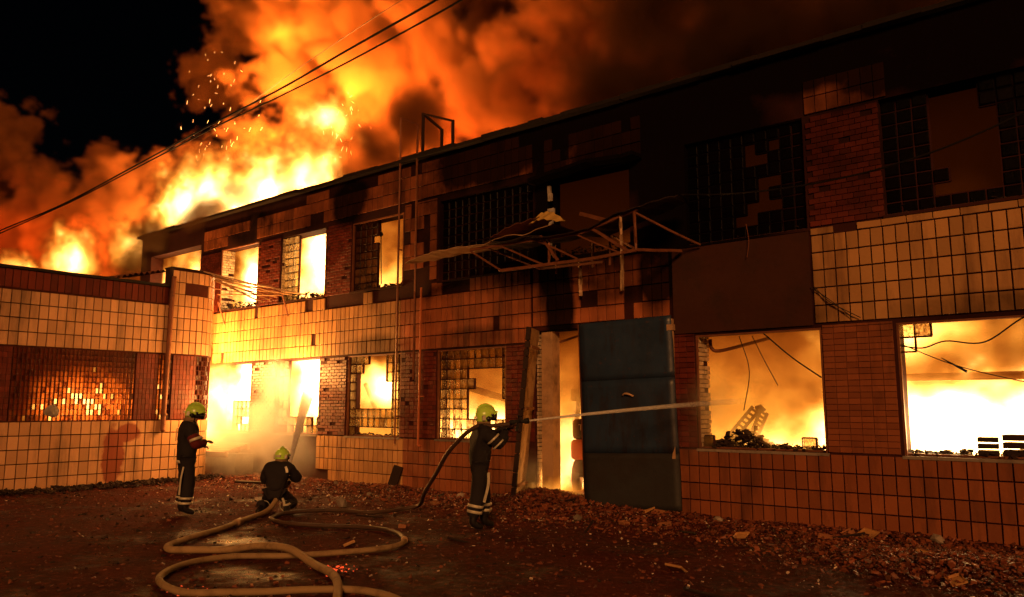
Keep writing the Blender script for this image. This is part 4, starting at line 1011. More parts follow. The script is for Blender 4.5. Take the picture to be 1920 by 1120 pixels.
def helmet(par, loc, yaw, pitch=0.):
    H = empty('helmet', loc); H.parent = par; H.rotation_euler = (pitch, 0, yaw)
    bm = bmesh.new(); bmesh.ops.create_uvsphere(bm, u_segments=28, v_segments=18, radius=1)
    for v in bm.verts:
        x, y, z = v.co
        if z < -.25:
            k = min(1, (-.25 - z) / .6); z = -.25 - k * .42; x *= 1.0 - .06 * k; y = y * (1 - .05 * k)
            if y > 0: z = max(z, -.22)
            f_ = math.sqrt(max(.0001, x * x + y * y)); g = 1 / max(f_, .6) * (.96 - .04 * k); x *= min(g, 1.6); y *= min(g, 1.6)
        cr = math.exp(-(x / .16) ** 2) * max(0, z) * .10
        v.co = Vector((x * .132, y * .165, (z + cr) * .145))
    me = bpy.data.meshes.new('helmet_shell'); bm.to_mesh(me); bm.free(); me.polygons.foreach_set('use_smooth', [True] * len(me.polygons)); link('helmet_shell', me, M_helm, H)
    m = MB(); V = []; F = []
    for i in range(11):
        a = R(20 + 14 * i); 
        for zz, rr in ((.02, 1.03), (-.085, .97)): V.append(Vector((math.cos(a) * .134 * rr, math.sin(a) * .172 * rr, zz)))
        for zz, rr in ((-.085, .93), (.02, .99)): V.append(Vector((math.cos(a) * .134 * rr, math.sin(a) * .172 * rr, zz)))
    for i in range(10):
        b = i * 4
        for q in range(4): F.append((b + q, b + 4 + q, b + 4 + (q + 1) % 4, b + (q + 1) % 4))
    F += [(0, 1, 2, 3), (43, 42, 41, 40)]; m.add(V, F); m.build('visor', M_visor, H, True)
    for s_ in (-1, 1):
        m = MB(); m.tube([(s_ * .120, -.005, -.05), (s_ * .150, -.005, -.05)], .036, 14); m.build('side_disc', M_visor, H, True)
        m = MB(); m.tube([(s_ * .110, .06, .0), (s_ * .140, .06, .0)], .022, 12); m.build('side_disc', M_visor, H, True)
    m = MB(); V = []; F = []
    for i in range(13):
        a = R(-195 + 17.5 * i)
        for zz, rr in ((-.07, .95), (-.20, 1.02), (-.20, .97), (-.07, .90)): V.append(Vector((math.cos(a) * .12 * rr, math.sin(a) * .15 * rr, zz)))
    for i in range(12):
        b = i * 4
        for q in range(4): F.append((b + q, b + 4 + q, b + 4 + (q + 1) % 4, b + (q + 1) % 4))
    m.add(V, F); m.build('neck_curtain', M_curtain, H, True)
    m = MB(); m.box(-.05, .05, -.175, -.15, -.05, -.01); m.build('reflective_patch', M_refl, H)
    for s_ in (-1, 1):
        m = MB(); m.box(min(s_ * .10, s_ * .143), max(s_ * .10, s_ * .143), -.10, -.05, -.075, .0); m.build('reflective_patch', M_refl, H)
    m = MB(); m.tube(spline([(0, .13, .09), (0, .08, .135), (0, 0, .163), (0, -.08, .145), (0, -.14, .08)], 4), .014, 8); m.build('crest', M_helm, H, True)
    m = MB(); m.tube(spline([(-.125, .04, -.02), (-.10, .13, .03), (0, .175, .045), (.10, .13, .03), (.125, .04, -.02)], 4), .012, 8); m.build('brim', M_helm, H, True)
    return H
def hand(par, wrist, direction, up, curl=.6, side=1, mat=M_glove):
    """palm, four fingers bent round a grip, thumb on the side"""
    w_ = Vector(wrist); d_ = Vector(direction).normalized(); u = Vector(up); u = (u - d_ * u.dot(d_)).normalized(); s = d_.cross(u)   # s: across the palm
    J = [w_, w_ + d_ * .045, w_ + d_ * .085]; E = [(0, 1), (1, 2)]; Rr = [(.032, .026), (.036, .022), (.036, .02)]
    for k, (off, ln) in enumerate(((-.030, .8), (-.010, 1.0), (.010, .95), (.030, .75))):
        b = len(J); p = w_ + d_ * .085 + s * off; dirn = d_.copy(); J.append(p); E.append((1 if k in (0, 3) else 2, b)); Rr.append((.011, .011))
        for q in range(3):
            dirn = (dirn * math.cos(curl) - u * math.sin(curl)).normalized(); p = p + dirn * .030 * ln * (1 - .12 * q); J.append(p); E.append((b + q, b + q + 1)); Rr.append((.0105 - .001 * q,) * 2)
    b = len(J); p = w_ + d_ * .03 + s * -.032 * side; J.append(p); E.append((1, b)); Rr.append((.013, .013))
    for q in range(2):
        p = p + (d_ * .6 - s * .55 * side - u * .5).normalized() * .032; J.append(p); E.append((b + q, b + q + 1)); Rr.append((.012, .011)[q:q + 1] * 2)
    return skin('glove', J, E, Rr, mat, par, 1)
def person(name_label, loc, rz, J, helm, bands, sleeves=M_suit):
    Pn = tag(empty('person'), name_label, 'person'); Pn.location = loc; Pn.rotation_euler[2] = rz
    V = lambda k: Vector(J[k])
    # body: one continuous figure
    names = ['pelvis', 'waist', 'chest', 'neck', 'head', 'crown', 'shL', 'elL', 'wrL', 'shR', 'elR', 'wrR', 'hipL', 'knL', 'anL', 'toL', 'hipR', 'knR', 'anR', 'toR']
    ed = [(0, 1), (1, 2), (2, 3), (3, 4), (4, 5), (2, 6), (6, 7), (7, 8), (2, 9), (9, 10), (10, 11), (0, 12), (12, 13), (13, 14), (14, 15), (0, 16), (16, 17), (17, 18), (18, 19)]
    ra = [(.13, .11), (.13, .10), (.15, .11), (.055, .06), (.085, .10), (.07, .085), .06, .043, .03, .06, .043, .03, .095, .06, .042, .035, .095, .06, .042, .035]
    body = skin('body', [J[n] for n in names], ed, ra, M_skin, Pn, 2)
    # face
    hd = V('head'); fwd = Matrix.Rotation(helm[0], 3, 'Z') @ Vector((0, 1, 0)); sd = fwd.cross(Vector((0, 0, 1)))
    m = MB(); base = hd + fwd * .095
    m.add(*[(lambda a: ([base + fwd * .012 + Vector((0, 0, -.01)) + Vector(v) for v in a[0]], a[1]))(lump(.018, 1, (.8, 1, 1.4), 1, .1))][0]); m.build('nose', M_skin, body, True)
    for s_ in (-1, 1):
        m = MB(); m.add(*[(lambda a: ([base + sd * .032 * s_ + Vector((0, 0, .025)) + Vector(v) for v in a[0]], a[1]))(lump(.011, 2, (1, 1, .7), 1, .0))][0]); m.build('eye', M_plast, body, True)
        m = MB(); m.add(*[(lambda a: ([hd + sd * .088 * s_ + Vector(v) for v in a[0]], a[1]))(lump(.026, 2, (.5, .8, 1.2), 1, .1))][0]); m.build('ear', M_skin, body, True)
    m = MB(); m.bar(base + sd * .022 + Vector((0, 0, -.048)), base - sd * .022 + Vector((0, 0, -.048)), .008, .01); m.build('mouth', surf('lips', (.3, .1, .08), None, .5, 8, 0, 0, 30, grime=0), body)
    # jacket
    jn = ['hem', 'waist', 'chest', 'collar', 'shL', 'elL', 'wrL', 'shR', 'elR', 'wrR']
    JJ = dict(J); JJ['hem'] = V('pelvis') + (V('pelvis') - V('waist')).normalized() * J.get('hemdrop', .15); JJ['collar'] = V('neck') + (V('neck') - V('chest')).normalized() * .015
    je = [(0, 1), (1, 2), (2, 3), (2, 4), (4, 5), (5, 6), (2, 7), (7, 8), (8, 9)]
    jr = [(.19, .155), (.205, .17), (.215, .175), (.09, .09), .115, .092, .066, .115, .092, .066]
    jk = skin('jacket', [JJ[n] for n in jn], je, jr, M_suit, Pn, 2, 2); fold(jk, .024)
    for s_ in ('L', 'R'):
        sh, el, wr = V('sh' + s_), V('el' + s_), V('wr' + s_)
        sl_ = skin('sleeve', [sh.lerp(el, .25), el, el.lerp(wr, .85)], [(0, 1), (1, 2)], [.112, .10, .078], sleeves, jk, 2); fold(sl_, .018)
    tr = skin('trousers', [V('pelvis'), V('hipL'), V('knL'), V('anL') + Vector((0, 0, .06)), V('hipR'), V('knR'), V('anR') + Vector((0, 0, .06))],
              [(0, 1), (1, 2), (2, 3), (0, 4), (4, 5), (5, 6)], [(.12, .12), .128, .112, .102, .128, .112, .102], M_suit, Pn, 2); fold(tr, .022)
    for s_ in ('L', 'R'):
        an, to_, kn = V('an' + s_), V('to' + s_), V('kn' + s_)
        bt = skin('boot', [an + (kn - an).normalized() * .22, an + Vector((0, 0, .0)), an.lerp(to_, .5), to_], [(0, 1), (1, 2), (2, 3)], [.075, .068, (.055, .05), (.052, .042)], M_boot, Pn, 2)
    helmet(Pn, V('head') + Vector((0, -.005, .055)), helm[0], helm[1])
    for b in bands:
        if b[0] == 'ring': ring('reflective_band', *b[1:6], M_refl, jk)
        else: strip('reflective_band', b[1], b[2], M_refl, jk, b[3])
    return Pn, jk
# left: standing, back half turned to us
J1 = dict(pelvis=(0, 0, .98), waist=(0, .01, 1.14), chest=(0, .0, 1.38), neck=(0, .05, 1.54), head=(.0, .11, 1.66), crown=(.0, .12, 1.75),
          shL=(-.19, -.01, 1.45), elL=(-.25, .08, 1.18), wrL=(-.12, .24, 1.14), shR=(.19, .0, 1.45), elR=(.25, .10, 1.17), wrR=(.12, .27, 1.22),
          hipL=(-.09, 0, .92), knL=(-.1, .02, .52), anL=(-.1, -.03, .11), toL=(-.13, .13, .05), hipR=(.09, 0, .92), knR=(.1, .04, .52), anR=(.1, .0, .11), toR=(.14, .16, .05))
P1, jk = person('firefighter in dark jacket and lime helmet standing with his back turned beside the annex', (-12.8, -5.2, .0), R(-18), J1, (R(-25), R(-14)),
    [('ring', (0, -.0, .90), (0, 0, 1), .165, .142, .05), ('ring', (.245, .09, 1.27), (.12, .2, -.6), .094, .094, .045),
     ('ring', (-.115, 0, .30), (0, 0.05, 1), .098, .098, .035), ('ring', (.10, .01, .30), (0, .05, 1), .098, .098, .035), ('ring', (-.115, -.01, .22), (0, 0.05, 1), .094, .094, .035), ('ring', (.10, .005, .22), (0, .05, 1), .094, .094, .035),
     ('strip', [(.10, -.186, 1.46), (.085, -.192, 1.36), (.08, -.194, 1.24)], .035, (.15, -1, 0)), ('strip', [(.01, -.186, 1.12), (.0, -.188, 1.04), (-.01, -.19, .93)], .04, (0, -1, 0)),
     ('strip', [(.20, -.07, .82), (.19, -.10, .62), (.14, -.105, .36)], .03, (.7, -.8, 0))], M_red_suit)
hand(P1, J1['wrL'], (.5, .8, .0), (0, .2, 1), .5, 1); hand(P1, J1['wrR'], (-.35, .8, .1), (0, .2, 1), .5, -1)
# middle: kneeling, seen from behind
J2 = dict(pelvis=(0, -.12, .42), waist=(0, -.05, .58), chest=(0, .07, .80), neck=(0.01, .16, .96), head=(.02, .22, 1.06), crown=(.02, .24, 1.14),
          shL=(-.20, .08, .86), elL=(-.32, .22, .60), wrL=(-.14, .42, .60), shR=(.20, .08, .86), elR=(.34, .26, .62), wrR=(.13, .46, .64),
          hipL=(-.10, -.10, .38), knL=(-.26, .28, .12), anL=(-.24, -.22, .10), toL=(-.26, -.36, .04), hipR=(.10, -.10, .38), knR=(.26, .26, .12), anR=(.24, -.2, .10), toR=(.26, -.34, .04), hemdrop=.06)
P2_, jk2 = person('firefighter in lime helmet kneeling on the ground and aiming a water jet at the windows', (-12.06, -3.9, .0), R(42), J2, (R(-12), R(-6)),
    [('ring', (.20, -.12, .13), (.1, 1, .1), .09, .09, .04), ('ring', (-.20, -.12, .13), (-.1, 1, .1), .09, .09, .04), ('strip', [(.16, -.075, .90), (.19, -.095, .84), (.2, -.10, .78)], .045, (.2, -1, .2)),
     ('strip', [(.20, -.3, .16), (.27, -.24, .17), (.31, -.1, .2)], .04, (.6, -.6, .5)), ('strip', [(.17, -.27, .3), (.2, -.25, .22), (.2, -.24, .14)], .04, (.2, -1, .1))])
P2_.scale = (.92, .92, .86)
hand(P2_, J2['wrL'], (.5, .7, .1), (0, 0, 1), .7, 1); hand(P2_, J2['wrR'], (-.4, .7, .1), (0, 0, 1), .7, -1)
# right: standing, aiming a branch pipe at eye level
J3 = dict(pelvis=(0, 0, .98), waist=(0, .01, 1.12), chest=(0, .03, 1.36), neck=(0, .06, 1.50), head=(0, .10, 1.61), crown=(0, .11, 1.69),
          shL=(-.18, .04, 1.42), elL=(-.22, .30, 1.34), wrL=(-.05, .50, 1.50), shR=(.18, .04, 1.42), elR=(.24, .22, 1.22), wrR=(.06, .40, 1.44),
          hipL=(-.09, .02, .92), knL=(-.1, .10, .52), anL=(-.1, .10, .11), toL=(-.11, .27, .05), hipR=(.09, -.02, .92), knR=(.1, -.06, .52), anR=(.1, -.14, .11), toR=(.12, .03, .05))
P3, jk3 = person('firefighter in dark turnout gear standing and aiming a nozzle at eye level before the doorway', (-7.85, -3.3, .02), R(-30), J3, (0, R(2)),
    [('ring', (-.11, .11, .36), (0, 0, 1), .098, .098, .04), ('ring', (-.11, .115, .28), (0, 0, 1), .096, .096, .04), ('ring', (.1, -.09, .36), (0, .2, 1), .098, .098, .04), ('ring', (.1, -.105, .28), (0, .2, 1), .096, .096, .04),
     ('ring', (.215, .14, 1.32), (.06, .18, -.2), .094, .094, .03), ('ring', (.235, .205, 1.24), (.06, .18, -.2), .092, .092, .025), ('strip', [(.235, .06, .84), (.232, .055, .66), (.215, .0, .42)], .04, (1, 0, 0))])
hand(P3, J3['wrL'], (.2, .8, .3), (-.6, 0, .6), .8, 1); hand(P3, J3['wrR'], (-.1, .8, .5), (.6, 0, .6), .8, -1)
def nozzle(loc, target, label):
    Z = tag(empty('hose_nozzle'), label, 'nozzle'); Z.location = loc; q = (Vector(target) - Vector(loc)).to_track_quat('Y', 'Z'); Z.rotation_mode = 'QUATERNION'; Z.rotation_quaternion = q
    m = MB(); m.tube([(0, -.12, 0), (0, .0, 0), (0, .01, 0), (0, .10, 0), (0, .11, 0), (0, .17, 0)], [.034, .034, .026, .028, .04, .046], 14); m.build('nozzle_body', M_rubber, Z, True)
    m = MB(); m.bar((0, .0, -.03), (0, -.03, -.14), .028, .035); m.build('pistol_grip', M_rubber, Z)
    m = MB(); m.tube(spline([(-.03, .03, 0), (-.035, .03, .07), (0, .01, .09), (.035, .03, .07), (.03, .03, 0)], 4), .009, 6); m.build('bail_handle', M_rubber, Z, True)
    return Z
N3p = (-7.33, -3.05, 1.59); T3 = (-5.35, .12, 1.88)
nozzle(N3p, T3, 'black hose nozzle held at eye level by the standing firefighter')
N2p = (-12.42, -3.45, .58); T2 = (-17.0, .35, 2.35)
nozzle(N2p, T2, 'hose nozzle held low by the kneeling firefighter')
# water jets: broken, translucent streams
mw, T, N, L = nt('water_spray'); b = N['Principled BSDF']; N.remove(b); out = N['Material Output']
tc_ = N.new('ShaderNodeNewGeometry'); nz = noisen(N, L, tc_.outputs['Position'], 14, 5, .7)
at_ = N.new('ShaderNodeAttribute'); at_.attribute_name = 'fade'
df = N.new('ShaderNodeBsdfDiffuse'); df.inputs[0].default_value = (.85, .85, .85, 1); tl = N.new('ShaderNodeBsdfTranslucent'); tl.inputs[0].default_value = (.85, .85, .85, 1)
ad = N.new('ShaderNodeMixShader'); L.new(df.outputs[0], ad.inputs[1]); L.new(tl.outputs[0], ad.inputs[2]); tp = N.new('ShaderNodeBsdfTransparent'); mx = N.new('ShaderNodeMixShader')
L.new(mathn(N, L, 'MULTIPLY', at_.outputs['Fac'], mathn(N, L, 'ADD', .55, mathn(N, L, 'MULTIPLY', nz.outputs[0], .9)), clamp=True), mx.inputs[0])
L.new(tp.outputs[0], mx.inputs[1]); L.new(ad.outputs[0], mx.inputs[2]); L.new(mx.outputs[0], out.inputs['Surface'])
def jet(a, b, r0, r1, drop, label, f0, f1):
    P = wobble(a, b, 30, -drop); m = MB(); m.tube(P, [r0 + (r1 - r0) * (i / 30) for i in range(31)], 12, False)
    o = m.build('water_jet', mw, None, True); at = o.data.attributes.new('fade', 'FLOAT', 'POINT')
    for i in range(31):
        for k in range(12): at.data[i * 12 + k].value = f0 + (f1 - f0) * (i / 30) ** .8 if i < 26 else f1 * (30 - i) / 5
    tag(o, label, 'water jet'); return o
dirv = (Vector(T3) - Vector(N3p)).normalized(); jet(Vector(N3p) + dirv * .18, Vector(T3) + dirv * .6, .014, .05, .03, 'straight water jet crossing the blue door into the orange window', .85, .06)
dirv = (Vector(T2) - Vector(N2p)).normalized(); jet(Vector(N2p) + dirv * .18, T2, .02, .17, .12, 'spreading water jet rising from the kneeling firefighter into a bright window', 1.0, .5)

# ------------------------------------------------------------------ smoke, flames and steam (volumes grown from density fields)
def gn_volume(name, lo, hi, res, fn, mat):
    ob = bpy.data.objects.new(name, bpy.data.meshes.new(name)); C.objects.link(ob)
    # seed mesh: the outline box of the cloud, replaced by the volume
    ng = bpy.data.node_groups.new(name, 'GeometryNodeTree'); ng.interface.new_socket('Geometry', in_out='OUTPUT', socket_type='NodeSocketGeometry')
    N, L = ng.nodes, ng.links; vc = N.new('GeometryNodeVolumeCube'); vc.inputs['Min'].default_value = lo; vc.inputs['Max'].default_value = hi
    for a, b in zip(('Resolution X', 'Resolution Y', 'Resolution Z'), res): vc.inputs[a].default_value = b
    pos = N.new('GeometryNodeInputPosition').outputs[0]; L.new(fn(N, L, pos), vc.inputs['Density'])
    sm = N.new('GeometryNodeSetMaterial'); sm.inputs['Material'].default_value = mat; L.new(vc.outputs[0], sm.inputs[0])
    o = N.new('NodeGroupOutput'); L.new(sm.outputs[0], o.inputs[0]); ob.modifiers.new('volume', 'NODES').node_group = ng
    ob['kind'] = 'stuff'; return ob
def blobdist(N, L, pos, c, r):
    s = N.new('ShaderNodeVectorMath'); s.operation = 'SUBTRACT'; L.new(pos, s.inputs[0]); s.inputs[1].default_value = c
    d_ = N.new('ShaderNodeVectorMath'); d_.operation = 'DIVIDE'; L.new(s.outputs[0], d_.inputs[0]); d_.inputs[1].default_value = r if isinstance(r, tuple) else (r, r, r)
    l = N.new('ShaderNodeVectorMath'); l.operation = 'LENGTH'; L.new(d_.outputs[0], l.inputs[0]); return l.outputs['Value']
def voron(N, L, pos, scale, det, rough=.5):
    v = N.new('ShaderNodeTexVoronoi'); v.feature = 'F1'; v.inputs['Scale'].default_value = scale; v.inputs['Detail'].default_value = det; v.inputs['Roughness'].default_value = rough; L.new(pos, v.inputs['Vector']); return v.outputs['Distance']
def warp(N, L, pos, sc_, amt):
    n = noisen(N, L, pos, sc_, 2, .5); c = N.new('ShaderNodeVectorMath'); c.operation = 'SUBTRACT'; L.new(n.outputs['Color'], c.inputs[0]); c.inputs[1].default_value = (.5, .5, .5)
    s = N.new('ShaderNodeVectorMath'); s.operation = 'SCALE'; L.new(c.outputs[0], s.inputs[0]); s.inputs['Scale'].default_value = amt
    a = N.new('ShaderNodeVectorMath'); L.new(pos, a.inputs[0]); L.new(s.outputs[0], a.inputs[1]); return a.outputs[0]
SMOKE = [(-29, 7, 11.1, 4.0), (-35, 7, 11.6, 3.6), (-25.3, 7, 11.8, 2.8), (-30, 8, 15.6, 3.0), (-30.8, 9, 19.4, 3.6), (-34.7, 9, 22.4, 3.4), (-40.0, 10, 20.8, 3.0),
         (-37.5, 10, 23.8, 3.0), (-24.5, 9, 16.4, 3.7), (-20.4, 9, 16.1, 3.6), (-22, 8, 12.6, 2.9), (-17.5, 8, 12.8, 3.0), (-15.1, 8, 13.3, 3.0), (-14.1, 9, 14.9, 3.2), (-11.6, 9, 15.2, 3.0),
         (-8.3, 8, 12.6, 3.2), (-5.1, 8, 12.6, 3.2), (-20, 9, 19.6, 3.6), (-16, 9, 18.2, 3.2), (-25.5, 10, 22.5, 3.6), (-32, 10, 25, 3.6), (-11, 8, 11.6, 3.0), (-27, 8.5, 13.6, 2.8), (-27.2, 9, 20.8, 3.5), (-36.5, 4.5, 11.3, 3.0), (-41, 5, 10.5, 3.9), (-46, 5, 11.0, 4.3), (-51, 5, 12.0, 4.4), (-40, 5, 8, 3.0), (-46, 5, 8, 3.4), (-53, 5, 9, 4.0), (-58, 5, 13, 4.5), (-56, 4, 13.6, 3.0), (-42, 5, 13.0, 1.6), (-49, 5, 9.0, 3.0), (-56, 4, 17, 3.4), (-50, 5, 14.8, 2.8), (-58, 5, 20, 3.2), (-44, 6, 14.5, 2.2), (-18.5, 7, 9.2, 2.4), (-13.5, 7, 9.4, 2.2), (-9.5, 7, 9.8, 2.2)]
def smoke_field(N, L, pos):
    cur = None
    for x, y, z, r in SMOKE:
        v = blobdist(N, L, pos, (x, y, z), r); v = mathn(N, L, 'MULTIPLY', mathn(N, L, 'SUBTRACT', v, 1.0), r)   # metres to the shell
        if cur is None: cur = v
        else:
            q = N.new('ShaderNodeMath'); q.operation = 'SMOOTH_MIN'; L.new(cur, q.inputs[0]); L.new(v, q.inputs[1]); q.inputs[2].default_value = 1.0; cur = q.outputs[0]
    wp = warp(N, L, pos, .35, 2.2)
    bil = voron(N, L, wp, .42, 3, .55)
    f = mathn(N, L, 'ADD', cur, mathn(N, L, 'MULTIPLY', mathn(N, L, 'SUBTRACT', bil, .5), 3.1))
    fine = noisen(N, L, wp, 1.5, 3, .6).outputs[0]
    f = mathn(N, L, 'ADD', f, mathn(N, L, 'MULTIPLY', mathn(N, L, 'SUBTRACT', fine, .5), 2.0))
    d_ = mathn(N, L, 'MULTIPLY', mathn(N, L, 'SUBTRACT', .3, f), 1.6, clamp=True)
    return d_
def vol_mat(name, color, dens, aniso=0., emis=None):
    m, T, N, L = nt(name); N.clear(); pv = N.new('ShaderNodeVolumePrincipled'); out = N.new('ShaderNodeOutputMaterial'); L.new(pv.outputs[0], out.inputs['Volume'])
    pv.inputs['Color'].default_value = (*color, 1); pv.inputs['Density'].default_value = dens; pv.inputs['Anisotropy'].default_value = aniso
    if emis: emis(N, L, pv)
    return m
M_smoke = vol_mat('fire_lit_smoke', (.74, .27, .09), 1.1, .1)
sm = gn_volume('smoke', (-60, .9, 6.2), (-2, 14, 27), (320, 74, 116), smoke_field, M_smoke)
# flames: the density grid holds heat, emission rises with it
def heat_emis(k, lo, mid, hi, dens):
    def fn(N, L, pv):
        at = N.new('ShaderNodeAttribute'); at.attribute_name = 'density'; h = at.outputs['Fac']
        cr = N.new('ShaderNodeValToRGB'); L.new(mathn(N, L, 'DIVIDE', h, 20.0, clamp=True), cr.inputs[0]); e = cr.color_ramp.elements
        e[0].position = 0; e[0].color = (*lo, 1); e[1].position = 1; e[1].color = (*hi, 1); q = cr.color_ramp.elements.new(.06); q.color = (*mid, 1)
        pv.inputs['Emission Color'].default_value = (1, 1, 1, 1); L.new(cr.outputs[0], pv.inputs['Emission Color']); L.new(mathn(N, L, 'MULTIPLY', h, k), pv.inputs['Emission Strength'])
        pv.inputs['Density Attribute'].default_value = ''; L.new(mathn(N, L, 'MINIMUM', mathn(N, L, 'MULTIPLY', h, 4.0), 1.0), pv.inputs['Density']) if dens is None else None
        if dens is not None: L.new(mathn(N, L, 'MULTIPLY', mathn(N, L, 'MINIMUM', mathn(N, L, 'MULTIPLY', h, 60.0), 1.0), dens), pv.inputs['Density'])
    return fn
M_flame = vol_mat('open_flame', (.05, .02, .01), 1, 0, heat_emis(.9, (1, .24, .015), (1, .34, .03), (1, .62, .2), .6))
M_room = vol_mat('room_fire', (.05, .02, .01), 1, 0, heat_emis(1.8, (1, .15, .006), (1, .33, .03), (1, .66, .26), 1.8))
FL = [((-27.0, 3.3, 8.9), (6.2, 1.1, 1.7), 30), ((-29.5, 4.2, 10.6), (2.6, 1.4, 1.5), 16), ((-26.0, 1.6, 7.5), (1.5, .7, .9), 14), ((-29.0, 4.5, 9.3), (3.2, 2.0, 2.3), 16), ((-25.0, 4.5, 9.5), (3.0, 1.8, 2.3), 18), ((-22.6, 4.0, 9.6), (2.0, 1.4, 1.4), 14), ((-28.0, 3.0, 9.2), (3.4, 1.2, 1.9), 34), ((-24.2, 3.0, 9.0), (2.6, 1.0, 1.3), 26), ((-31.5, 4.5, 8.8), (1.6, 1.6, 1.6), 7), ((-23.0, 5.0, 12.3), (1.3, 1.2, .9), 11),
      ((-31.5, 2.0, 8.1), (.9, .9, 1.1), 9), ((-37.5, 2.0, 8.4), (1.5, .9, 1.7), 14), ((-36.5, 1.9, 7.9), (1.1, .9, 1.0), 12), ((-44.4, 2.0, 8.6), (1.1, .8, 1.2), 10), ((-42.6, 2.0, 8.1), (.9, .8, .8), 8)]
def flame_field(N, L, pos):
    mp = N.new('ShaderNodeVectorMath'); mp.operation = 'MULTIPLY'; L.new(warp(N, L, pos, .6, 1.6), mp.inputs[0]); mp.inputs[1].default_value = (1, 1, .5)
    n = noisen(N, L, mp.outputs[0], 1.3, 5, .66); cur = 0.
    for c, r, s in FL:
        d_ = blobdist(N, L, pos, c, r); f = mathn(N, L, 'ADD', mathn(N, L, 'SUBTRACT', 1.0, d_), mathn(N, L, 'MULTIPLY', mathn(N, L, 'SUBTRACT', n.outputs[0], .5), 3.4))
        f = mathn(N, L, 'MAXIMUM', f, 0); cur = mathn(N, L, 'MAXIMUM', cur, mathn(N, L, 'MULTIPLY', mathn(N, L, 'MULTIPLY', f, f), s * 1.3))
    return cur
fl = gn_volume('flame', (-49, .9, 5), (-19, 7, 16), (190, 38, 74), flame_field, M_flame)
HOT = [((-20.4, 1.0, 2.0), (1.3, 1.8, 1.5), 26), ((-17.2, 1.0, 2.4), (1.2, 1.8, 1.2), 26), ((-14.6, 1.0, 2.3), (.9, 1.6, .7), 12), ((-12.2, 1.0, 1.1), (1.6, 1.8, .8), 16), ((-10.8, .9, 1.3), (.9, 1.4, .5), 12),
       ((-9.7, 2.0, .7), (1.4, 1.8, 1.2), 14), ((-4.6, .9, .95), (1.1, 1.3, .6), 8), ((-4.0, .9, 1.2), (.6, 1.0, .6), 12), ((-2.6, 1.0, 1.4), (1.5, 1.7, .8), 24), ((-2.9, .9, 2.9), (1.3, 1.2, .5), 6), ((-1.0, .9, 1.5), (1.4, 1.4, .8), 20),
       ((-24.2, 1.0, 5.4), (1.6, 1.8, 1.3), 20), ((-20.2, 1.0, 5.3), (.95, 1.8, 1.2), 22), ((-17.3, 1.0, 5.5), (1.1, 1.8, 1.3), 16), ((-14.6, 1.0, 4.7), (.9, 1.6, .7), 5), ((-14.0, 1.2, 5.4), (.8, 1.2, .5), .8), ((-12.0, .8, 4.9), (1.2, .8, .5), .25), ((-7.8, .8, 4.9), (.9, 1, .35), .08), ((-2.2, .9, 5.0), (1.0, 1.5, .4), .03)]
def room_field(N, L, pos):
    n = noisen(N, L, warp(N, L, pos, .8, 1.2), 1.5, 5, .64); nn = mathn(N, L, 'SUBTRACT', n.outputs[0], .5); cur = 0.
    for c, r, s in HOT:
        d_ = blobdist(N, L, pos, c, r); f = mathn(N, L, 'MAXIMUM', mathn(N, L, 'ADD', mathn(N, L, 'SUBTRACT', 1.25, d_), mathn(N, L, 'MULTIPLY', nn, 2.2)), 0)
        cur = mathn(N, L, 'ADD', cur, mathn(N, L, 'MULTIPLY', mathn(N, L, 'MULTIPLY', f, f), s))
    sep = N.new('ShaderNodeSeparateXYZ'); L.new(pos, sep.inputs[0]); X, Z = sep.outputs[0], sep.outputs[2]
    low = mathn(N, L, 'LESS_THAN', Z, 3.4)                                   # smoke glows through all the lower rooms
    base = mathn(N, L, 'MULTIPLY', low, mathn(N, L, 'MULTIPLY', mathn(N, L, 'SUBTRACT', 1.75, mathn(N, L, 'MULTIPLY', Z, .50)), mathn(N, L, 'MAXIMUM', mathn(N, L, 'ADD', 1.25, mathn(N, L, 'MULTIPLY', nn, 6.0)), .28)))
    up = mathn(N, L, 'MULTIPLY', mathn(N, L, 'SUBTRACT', 1.0, low), mathn(N, L, 'MAXIMUM', mathn(N, L, 'MULTIPLY', mathn(N, L, 'SUBTRACT', -12.9, X, clamp=True), mathn(N, L, 'ADD', .45, mathn(N, L, 'MULTIPLY', nn, 2.6))), .007))  # faint red glow put into the smoke of upper rooms not on fire
    tot = mathn(N, L, 'ADD', cur, mathn(N, L, 'ADD', base, up))
    clear = mathn(N, L, 'MULTIPLY', mathn(N, L, 'SUBTRACT', 1.25, blobdist(N, L, pos, (-8.3, 1.0, .8), (.75, 1.3, 1.7))), 3.0, clamp=True)   # the air round the truck
    return mathn(N, L, 'MULTIPLY', tot, mathn(N, L, 'SUBTRACT', 1.0, clear))
rf = gn_volume('room_fire', (-27, .47, .2), (.6, 5.5, 7.2), (300, 42, 84), room_field, M_room)
def annex_field(N, L, pos):
    n = noisen(N, L, pos, 2.2, 3, .6); f = mathn(N, L, 'ADD', mathn(N, L, 'SUBTRACT', 1.2, blobdist(N, L, pos, (-19.9, -4.2, 1.85), (.8, 1.1, .8))), mathn(N, L, 'MULTIPLY', mathn(N, L, 'SUBTRACT', n.outputs[0], .5), 1.5))
    g = mathn(N, L, 'SUBTRACT', 1.2, blobdist(N, L, pos, (-19.9, -2.0, 2.2), (.5, .6, 1.0)))
    return mathn(N, L, 'ADD', .12, mathn(N, L, 'MULTIPLY', mathn(N, L, 'MAXIMUM', mathn(N, L, 'MAXIMUM', f, g), 0), 9))
af = gn_volume('annex_fire', (-21.5, -6.2, .3), (-19.25, -1.6, 3.1), (30, 60, 36), annex_field, M_room)
